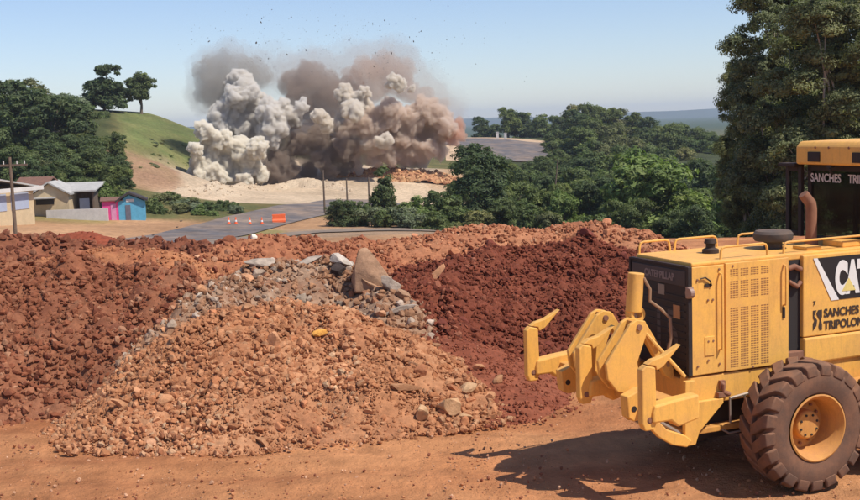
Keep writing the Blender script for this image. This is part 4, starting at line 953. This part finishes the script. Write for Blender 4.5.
for (k, px, top, d, wp) in (('dark0', 483, 117, 345, 28), ('dark1', 496, 121, 340, 22), ('mid2', 555, 132, 300, 34), ('mid3', 560, 146, 255, 40), ('bush0', 520, 133, 345, 22), ('bush3', 535, 134, 340, 24), ('dark1', 552, 160, 200, 36), ('mid3', 525, 163, 190, 36), ('dark0', 505, 160, 185, 34), ('bush0', 462, 172, 140, 34), ('mid2', 470, 165, 165, 26), ('dark1', 495, 164, 150, 40), ('mid3', 512, 161, 165, 40), ('mid2', 530, 161, 150, 40), ('dark0', 545, 157, 170, 36), ('mid3', 490, 158, 200, 32), ('olive5', 510, 158, 205, 32), ('bush0', 462, 158, 215, 26), ('dark1', 528, 157, 210, 30), ('mid2', 545, 153, 215, 30), ('mid3', 560, 148, 225, 36), ('dark1', 575, 142, 235, 40), ('bush0', 538, 156, 222, 22), ('bush0', 475, 159, 212, 24)):
    tree(k, px, top, d, wp, 'tree beside the distant road bend', 'trees at the road bend')
# -- tall trees at the right
for (k, px, top, d, wp, rz) in (('euc0', 778, -8, 56, 118, .4), ('euc1', 828, -24, 52, 130, 2.0), ('euc2', 880, -15, 54, 130, 1.1), ('euc1', 800, 8, 62, 124, 4.0), ('euc2', 748, 66, 60, 62, 3.0), ('euc0', 845, 0, 62, 140, 5.0), ('euc0', 915, -10, 56, 140, .9)):
    tree(k, px, top, d, wp, 'tall eucalyptus tree with pale stems behind the grader cab', 'tall trees behind the grader', rz=rz)
# ------------------------------------------------------------------ houses, poles and road furniture
CREAM = mat_plain('cream_wall', (.56, .43, .26), .9, 2, .12); PALEW = mat_plain('whitewashed_wall', (.60, .56, .52), .9, 2, .12); BLUEG = mat_plain('blue_grey_panel', (.36, .40, .50), .8, 2, .1)
ROOFG = mat_plain('grey_roof_sheet', (.42, .40, .37), .8, 1.5, .2); ROOFW = mat_plain('white_roof_sheet', (.62, .59, .55), .7, 1.5, .1); ROOFB = mat_plain('brown_tile_roof', (.19, .095, .065), .9, 4, .25)
PINK = mat_plain('pink_paint', (.72, .07, .25), .8, 3, .15); BLUE = mat_plain('sky_blue_paint', (.10, .36, .52), .8, 3, .15); DWIN = mat_plain('dark_opening', (.03, .028, .03), .5); WOOD = mat_plain('weathered_wood', (.16, .11, .075), .9, 5, .3)
def site(px, d): az = math.atan((px - 430) / F_PX); x, y = d * math.sin(az), d * math.cos(az); return x, y, tz(x, y)
# long warehouse at the frame's left edge
x, y, z = site(-30, 100); wh = empty('warehouse', (x, y, z - .2), R(-24)); tag(wh, 'long warehouse with cream walls and a pale low roof beside the pole', 'building')
def bx(mb, name, mat, par, bev=0.0): return mb.build(name, mat, par, bev)
wl_ = bx(MB().box(-6, 3.2, -4, 4, -1, 3.0), 'wall', CREAM, wh)
bx(MB().prism([(-4.6, 3.05), (0, 3.9), (4.6, 3.05), (4.6, 2.93), (0, 3.78), (-4.6, 2.93)], -6.4, 3.6, 'x'), 'roof', ROOFG, wh)
bx(MB().box(-6.4, 3.62, -4.75, -4.6, 2.75, 3.08).box(3.6, 3.75, -4.75, 4.7, 2.75, 3.08), 'fascia', ROOFW, wh)
for k in range(4): bx(MB().box(-5.4 + 2.1 * k, -3.7 + 2.1 * k, -4.04, -3.98, 1.25, 2.65), 'wall_panel', BLUEG, wh)
for k in range(3): bx(MB().box(3.18, 3.24, -3.6 + 2.5 * k, -1.6 + 2.5 * k, 1.25, 2.65), 'wall_panel', BLUEG, wh)
# brown roofed house
x, y, z = site(42, 110); h1 = empty('small_house', (x, y, z - .2), R(-10)); tag(h1, 'small cream house with a brown tiled roof next to the warehouse', 'building')
bx(MB().box(-1.6, 1.2, -1.5, 2, -1, 2.3), 'wall', CREAM, h1)
bx(MB().prism([(-2.0, 2.2), (.3, 3.3), (2.4, 2.2), (2.4, 2.32), (.3, 3.42), (-2.0, 2.32)], -2.0, 1.35, 'x'), 'roof', ROOFB, h1)
bx(MB().box(-1.0, -.4, -1.54, -1.48, .2, 1.7), 'door', DWIN, h1); bx(MB().box(.1, .8, -1.54, -1.48, 1.0, 1.7), 'window', DWIN, h1)
# cream gabled house
x, y, z = site(56, 109); h2 = empty('small_house', (x, y, z - .2), R(4)); tag(h2, 'cream gabled house front beside the brown roofed house', 'building')
bx(MB().prism([(-1.6, -1), (-1.6, 2.0), (0, 3.0), (1.7, 2.0), (1.7, -1)], -1.6, 2, 'y'), 'wall', CREAM, h2)
bx(MB().prism([(-1.8, 1.95), (0, 3.08), (1.95, 1.95), (1.95, 2.1), (0, 3.22), (-1.8, 2.1)], -1.9, 2.2, 'y'), 'roof', ROOFG, h2)
bx(MB().box(-1.2, .4, -1.64, -1.58, 1.15, 1.65), 'window', DWIN, h2); bx(MB().prism([(-1.3, 1.72), (.6, 1.72), (.6, 1.80), (-1.3, 1.80)], -2.7, -1.55, 'y'), 'awning', ROOFG, h2)
# low shed with pale sheet roof
x, y, z = site(78, 110); h3 = empty('shed', (x, y, z - .2), R(3)); tag(h3, 'low shed with a pale sheet roof and open front', 'building')
bx(MB().box(-2.0, 2.0, .2, 2, -1, 2.1).box(-2, -1.85, -1.5, .2, -1, 2.1).box(1.85, 2, -1.5, .2, -1, 2.1), 'wall', WOOD, h3)
bx(MB().prism([(-1.9, 2.15), (2.2, 2.75), (2.2, 2.87), (-1.9, 2.27)], -2.4, 2.3, 'x'), 'roof', ROOFG, h3)
bx(MB().box(.6, 1.5, -1.2, -1.1, -1, 1.5), 'panel', BLUEG, h3)
# whitewashed yard wall
x, y, z = site(80, 105.5); yw = MB().box(-2.9, 2.6, -.08, .08, -1, .95); o = yw.build('boundary_wall', PALEW); o.location = (x, y, z); tag(o, 'low whitewashed yard wall in front of the sheds', 'wall')
# pink and blue shacks
x, y, z = site(113.5, 106); pk = empty('pink_shack', (x, y, z - .1), R(14)); tag(pk, 'small bright pink painted shack beside the blue one', 'building')
bx(MB().box(-.85, .85, -.8, .9, -1, 1.75), 'wall', PINK, pk); bx(MB().prism([(-1.0, 1.76), (1.1, 1.95), (1.1, 2.03), (-1.0, 1.84)], -1.0, 1.0, 'x'), 'roof', ROOFB, pk)
bx(MB().box(-.1, .35, -.83, -.79, 0, 1.5), 'door', mat_plain('pale_pink', (.6, .25, .4), .8), pk)
x, y, z = site(133.5, 106); bs = empty('blue_shack', (x, y, z - .1), R(12)); tag(bs, 'sky blue shack with a dark pitched roof beside the pink one', 'building')
bx(MB().prism([(-1.15, -1), (-1.15, 1.75), (-.2, 2.35), (1.15, 1.75), (1.15, -1)], -.9, 1.1, 'y'), 'wall', BLUE, bs)
bx(MB().prism([(-1.4, 1.72), (-.2, 2.45), (1.4, 1.75), (1.4, 1.92), (-.2, 2.62), (-1.4, 1.88)], -1.2, 1.3, 'y'), 'roof', mat_plain('dark_roof', (.045, .035, .035), .9), bs)
bx(MB().box(-.55, -.1, -.94, -.88, 0, 1.45), 'door', mat_plain('grey_door', (.13, .13, .16), .8), bs); bx(MB().box(-.45, .25, -.94, -.9, 1.72, 1.98), 'sign_board', ROOFW, bs)
# utility poles
def pole(px, top, d, label, arm=True, lean=0., r=.13, base=None):
    x, y, z = site(px, d); h = zpix(px, top, d) - z
    p = empty('utility_pole', (x, y, z)); tag(p, label, 'pole')
    MB().tube([(0, 0, -.4), (lean * .5, 0, h * .5), (lean, 0, h)], [r, r * .85, r * .65], 8).build('post', WOOD, p, 0, True)
    if arm:
        MB().box(lean - 1.0, lean + 1.0, -.06, .06, h - .55, h - .42).build('crossarm', WOOD, p)
        for s in (-.85, -.4, .4, .85): MB().tube([(lean + s, 0, h - .42), (lean + s, 0, h - .22)], .04, 6).build('insulator', PALEW, p)
    return p
pole(15, 157, 72, 'wooden utility pole with crossarm in front of the warehouse')
pole(326, 170, 118, 'tall bare wooden pole at the road edge before the pale ground', False, 0, .11)
pole(349, 178, 128, 'shorter wooden pole between the road and the roadside bushes', False, 0, .11)
pole(371, 177, 132, 'wooden post half hidden by the conical tree', False, 0, .13)
pole(552, 160, 118, 'leaning thin pole rising out of the dense wood', False, .9, .10)
# road cones and barrier
ORANGE = mat_plain('orange_plastic', (.85, .14, .035), .5, 4, .08); CWHITE = mat_plain('reflective_white', (.75, .73, .70), .5, 4, .05)
def cone(px, py, label, group, s=.75):
    p = gp(px, py); c_ = empty('traffic_cone', (p[0], p[1], p[2] + .1)); c_.scale = (s, s, s); tag(c_, label, 'cone', group)
    MB().box(-.22, .22, -.22, .22, 0, .05).build('base', ORANGE, c_); MB().lathe([(.17, .05), (.05, .8), (0, .8)], 14, 'z').build('body', ORANGE, c_, 0, True)
    MB().lathe([(.142, .25), (.108, .45), (.104, .45), (.138, .25)], 14, 'z', closed=True).build('collar', CWHITE, c_, 0, True)
for (px, py) in ((229, 225), (236, 225), (250, 225), (262, 225)): cone(px, py, 'small traffic cone on the asphalt where the roads meet', 'cones at the junction')
p = gp(279, 223); bo = empty('barrier', (p[0], p[1], p[2] + .05), R(8)); bo.scale = (.6, .7, .8); tag(bo, 'orange plastic road barrier on the dirt beside the asphalt', 'barrier')
MB().prism([(-.32, 0), (-.30, .25), (-.16, .4), (-.13, .95), (.13, .95), (.16, .4), (.30, .25), (.32, 0)], -1.0, 1.0, 'x').build('body', ORANGE, bo, .04)
MB().box(-1.01, 1.01, -.14, .14, .55, .72).build('reflector_band', CWHITE, bo)
for (px, py, d) in ((284, 120, 330), (290, 121, 330)): pass
# two small white posts at the bend
for (px, py) in ((497.5, 139), (505.5, 140)):
    p = gp(px, py, 200); m_ = MB().box(-.32, .32, -.2, .2, -.5, 1.7).box(-.4, .4, -.26, .26, 1.7, 1.85); o = m_.build('marker_post', PALEW); o.location = p; tag(o, 'small white marker block beside the distant road bend', 'post', 'white markers at the bend')

# ------------------------------------------------------------------ the blast: rock face, dust and flying stones
rng = np.random.default_rng(23); random.seed(23)
def bank(name, label, cat, ridge, slope, pal, nst, s0, s1):
    R_ = [gp(px, py) + np.array([0, 0, h]) for (px, py, h) in ridge]
    hh = dict(r=[tuple(p) for p in R_], s=slope, n=.0)
    xs = [p[0] for p in R_]; ys = [p[1] for p in R_]; gx, gy = np.meshgrid(np.arange(min(xs) - 5, max(xs) + 5, .4), np.arange(min(ys) - 5, max(ys) + 5, .4))
    def zf(x, y):
        best = np.full(np.shape(x), -99.)
        for a, b in zip(R_[:-1], R_[1:]):
            ex, ey = b[0] - a[0], b[1] - a[1]; t = np.clip(((x - a[0]) * ex + (y - a[1]) * ey) / (ex * ex + ey * ey), 0, 1)
            best = np.maximum(best, a[2] + (b[2] - a[2]) * t - slope * np.hypot(x - a[0] - t * ex, y - a[1] - t * ey))
        return best + 1.6 * fbm(x, y, .35, 4, 33)
    gz = zf(gx, gy); keep = gz > terrain(gx, gy) - .4; gi = np.full(gx.shape, -1); gi[keep] = np.arange(keep.sum())
    qd = np.stack([gi[:-1, :-1], gi[:-1, 1:], gi[1:, 1:], gi[1:, :-1]], -1).reshape(-1, 4); qd = qd[(qd >= 0).all(1)]
    P = np.array(pal); t = np.clip(.5 + 2 * fbm(gx, gy, .3, 3, 37), 0, 1)[keep][:, None]
    o = link(name, np_mesh(name, np.stack([gx[keep], gy[keep], gz[keep]], -1), qd, HM, P[0] * (1 - t) + P[1] * t)); tag(o, label, cat)
    px_ = rng.uniform(gx.min(), gx.max(), nst * 3); py_ = rng.uniform(gy.min(), gy.max(), nst * 3); pz = zf(px_, py_); ok = np.where(pz > terrain(px_, py_))[0][:nst]
    sz = s0 * (s1 / s0) ** (rng.random(len(ok)) ** 1.8); v, f, cc = scatter(np.stack([px_[ok], py_[ok], pz[ok]], -1), sz, CHIPS, P[rng.integers(0, 2, len(ok))] * (1 + rng.uniform(-.25, .25, (len(ok), 1))))
    tag(link('loose_stones', np_mesh('loose_stones', v, f, STONE, cc), o), kind='stuff')
bank('blasted_rock', 'orange tumbled rock breaking loose under the dust cloud', 'rock face', [(345, 176, .5), (375, 174, 1.0), (405, 175, 1.0), (432, 176, .6)], .3, ((.52, .30, .15), (.40, .19, .10)), 700, .15, .6)
bank('pale_bank', 'cream white dirt bank in front of the dust cloud', 'dirt pile', [(175, 192, .3), (205, 190, .9), (262, 190, .7), (300, 186, 1.2), (345, 188, .6)], .4, ((.55, .43, .30), (.49, .37, .25)), 500, .1, .35)

def plume(name, label, mat, puffs, d0, amp=.32, voxel=.30, depth=.9, parent=None):
    """union of balls -> one closed skin -> cauliflower relief; filled with even dust"""
    bm = bmesh.new(); sp = F_PX / d0
    for i, (px, py, r) in enumerate(puffs):
        g = random.Random(i * 7 + int(px)); d = d0 + g.uniform(-2.6, 2.6); c_ = at(px, py, d); rr = r / sp
        mtx = Matrix.Translation(Vector(c_)) @ Matrix.Rotation(g.uniform(0, 6), 4, Vector((g.random(), g.random(), g.random() + .1)).normalized()) @ Matrix.Diagonal((rr, rr * depth, rr * g.uniform(.88, 1.08), 1))
        bmesh.ops.create_icosphere(bm, subdivisions=3, radius=1.0, matrix=mtx)
    me = bpy.data.meshes.new(name); bm.to_mesh(me); bm.free()
    tmp = bpy.data.objects.new('tmp', me); COL.objects.link(tmp); md = tmp.modifiers.new('r', 'REMESH'); md.mode = 'VOXEL'; md.voxel_size = voxel
    m2 = bpy.data.meshes.new_from_object(tmp.evaluated_get(bpy.context.evaluated_depsgraph_get())); bpy.data.objects.remove(tmp)
    n = len(m2.vertices); co = np.empty(n * 3); m2.vertices.foreach_get('co', co); co = co.reshape(-1, 3); no = np.empty(n * 3); m2.vertices.foreach_get('normal', no); no = no.reshape(-1, 3)
    disp = np.empty(n)
    for i in range(n):
        p = Vector(co[i]); q = p + mn.noise_vector(p * .35) * .8
        f1 = mn.voronoi(q * .42)[0][0]; f2 = mn.voronoi(q * .95)[0][0]; f3 = mn.voronoi(p * 2.0)[0][0]
        disp[i] = (.45 - f1) * 1.9 + (.45 - f2) * 1.35 + (.45 - f3) * .75
    co = co + no * (disp * amp * 2.0)[:, None]
    m2.vertices.foreach_set('co', co.ravel()); m2.materials.clear(); m2.materials.append(mat); m2.update()
    o = link(name, m2, parent); o['label'] = label; return o
x, y, z = site(315, 172); DC = empty('dust_cloud', (x, y, z)); tag(DC, 'billowing blast dust cloud of cream, grey and brown plumes', 'dust cloud', kind='stuff')
DCinv = Matrix.Translation((-x, -y, -z))
PL = [
 ('cream plume low at the left of the cloud', (.985, .948, .87), 6.0, 168, .30, [(205, 132, 13), (196, 150, 9), (200, 163, 12), (212, 152, 14), (222, 140, 13), (230, 160, 14), (243, 150, 15), (212, 172, 12), (236, 174, 12), (250, 166, 12), (194, 172, 8), (258, 148, 13), (222, 178, 10), (246, 180, 9), (200, 178, 9), (260, 176, 10), (234, 182, 8)]),
 ('pale grey white column of dust', (.915, .885, .84), 3.5, 173, .34, [(240, 82, 14), (246, 92, 15), (236, 98, 14), (256, 104, 16), (268, 114, 15), (282, 110, 14), (292, 118, 13), (226, 112, 18), (246, 124, 20), (272, 130, 18), (220, 124, 15), (302, 108, 9)]),
 ('dark grey brown smoke at the upper left', (.60, .55, .49), .32, 178, .34, [(212, 72, 20), (222, 90, 22), (208, 90, 16), (226, 62, 15), (248, 68, 16), (262, 76, 14)]),
 ('dark brown smoke in the middle', (.58, .48, .41), .5, 177, .34, [(292, 84, 16), (310, 80, 20), (326, 88, 20), (300, 98, 18), (334, 104, 20), (345, 90, 16), (318, 112, 20), (300, 136, 20), (320, 150, 20), (286, 150, 18), (330, 134, 20), (310, 160, 14), (274, 158, 16)]),
 ('dark dusty brown base of the middle plume', (.50, .41, .34), 1.4, 172, .30, [(300, 145, 15), (318, 138, 15), (332, 152, 15), (278, 160, 13), (346, 148, 14), (322, 160, 11), (290, 170, 12), (270, 172, 12), (308, 172, 11), (330, 170, 11), (345, 166, 11), (282, 178, 9)]),
 ('pale tan dust puffs right of the middle', (.935, .885, .81), 4.5, 170, .30, [(345, 96, 11), (356, 102, 12), (366, 110, 12), (352, 112, 12), (362, 92, 8), (392, 82, 8), (402, 85, 8), (412, 87, 7), (352, 138, 8), (366, 144, 7), (384, 142, 10), (320, 116, 10), (328, 128, 9), (340, 124, 11)]),
 ('brown pink dust mass at the right', (.88, .775, .68), 2.0, 173, .34, [(372, 124, 18), (392, 112, 18), (410, 122, 20), (426, 108, 15), (404, 138, 18), (424, 128, 18), (440, 118, 14), (386, 134, 16), (436, 136, 15), (448, 128, 10), (414, 150, 13), (374, 146, 13), (430, 148, 11), (392, 154, 12), (356, 150, 12), (366, 128, 13), (352, 128, 13), (344, 140, 12), (372, 160, 10), (404, 160, 11), (420, 162, 9), (440, 152, 10), (356, 164, 9)]),
 ('reddish brown smoke at the upper right', (.80, .65, .54), .32, 178, .34, [(366, 72, 18), (384, 68, 18), (402, 72, 16), (392, 84, 16), (372, 90, 18), (410, 92, 14), (352, 76, 14), (424, 96, 12), (440, 106, 12)]),
 ('rust red dust puff beside the road bend', (.82, .58, .45), 1.3, 172, .26, [(456, 130, 10), (462, 136, 8), (452, 140, 9), (460, 124, 7)]),
 ('soft grey edge of the smoke at the upper left', (.72, .68, .64), .07, 178, .34, [(210, 70, 27), (222, 92, 27), (204, 94, 22), (228, 58, 21), (250, 64, 22), (266, 72, 20)]),
 ('soft brown edge of the smoke over the middle', (.74, .64, .57), .07, 178, .34, [(292, 76, 24), (312, 72, 28), (332, 80, 28), (366, 64, 26), (386, 60, 25), (404, 66, 24), (418, 86, 22), (436, 98, 20), (452, 112, 16)]),
 ('thin brown haze of dust over the plumes', (.74, .66, .60), .035, 178, .34, [(230, 62, 30), (270, 70, 32), (312, 72, 34), (350, 66, 34), (392, 66, 34), (425, 88, 30), (450, 108, 24), (350, 100, 40), (215, 90, 30)]),
]
for (lab, colr_, den, d0, amp, puffs) in PL:
    o = plume('dust_plume', lab, mat_dust('dust_' + lab.split()[0] + lab.split()[1], colr_, den), puffs, d0, amp, .40 if den < .6 else .25, parent=DC); o.matrix_parent_inverse = DCinv
# flying stones
DEB = rock_mat('dark_debris', (.09, .075, .065), .3)
dm = [np_mesh('flying_stone', *rock_shape(1, 700 + k, 7), DEB) for k in range(5)]
spots = [(86, 26), (0, 0)]
for k in range(120):
    if k < 80: px, py = random.gauss(300, 62), random.triangular(-2, 75, 45)
    else: px, py = random.uniform(360, 480), random.triangular(2, 95, 60)
    px = min(max(px, 192), 485); d = random.uniform(150, 172); o = link('flying_stone', random.choice(dm)); o.location = at(px, py, d)
    s = .05 * (.24 / .05) ** (random.random() ** 2.4); o.scale = (s, s * .8, s * .7); o.rotation_euler = (random.random() * 6, random.random() * 6, random.random() * 6)
    tag(o, 'dark stone flung into the sky above the dust cloud', 'stone', 'stones flung by the blast')
n = 420; px_ = rng.normal(320, 75, n); py_ = rng.triangular(0, 60, 100, n); pos = np.array([at(a, b, rng.uniform(155, 172)) for a, b in zip(px_, py_)])
v, f, cc = scatter(pos, rng.uniform(.03, .075, n), CHIPS[:4], np.full((n, 3), .12) * rng.uniform(.6, 1.4, (n, 1)))
tag(link('flying_grit', np_mesh('flying_grit', v, f, STONE, cc)), 'fine grit thrown up over the dust cloud', 'grit', kind='stuff')
for (px, py, d) in ((177, 227, 60), (181, 221, 60), (153, 235, 60), (352, 229, 70)):
    o = link('flying_stone', dm[0]); o.location = at(px, py, d); o.scale = (.1, .08, .08); tag(o, 'dark clod in the air over the haul road', 'stone', 'clods over the haul road')

# ------------------------------------------------------------------ air
hz, hn, hl, hp_ = new_mat('haze_air'); hn.remove(hp_)
hv = N(hn, 'ShaderNodeVolumePrincipled'); hv.inputs['Color'].default_value = (.74, .83, 1.0, 1); hv.inputs['Density'].default_value = .00018; hv.inputs['Anisotropy'].default_value = .2
hl.new(hv.outputs[0], hn['Material Output'].inputs['Volume'])
o = MB().box(-6700, 6700, -6700, 6700, -22, 62).build('haze', hz); tag(o, kind='stuff')
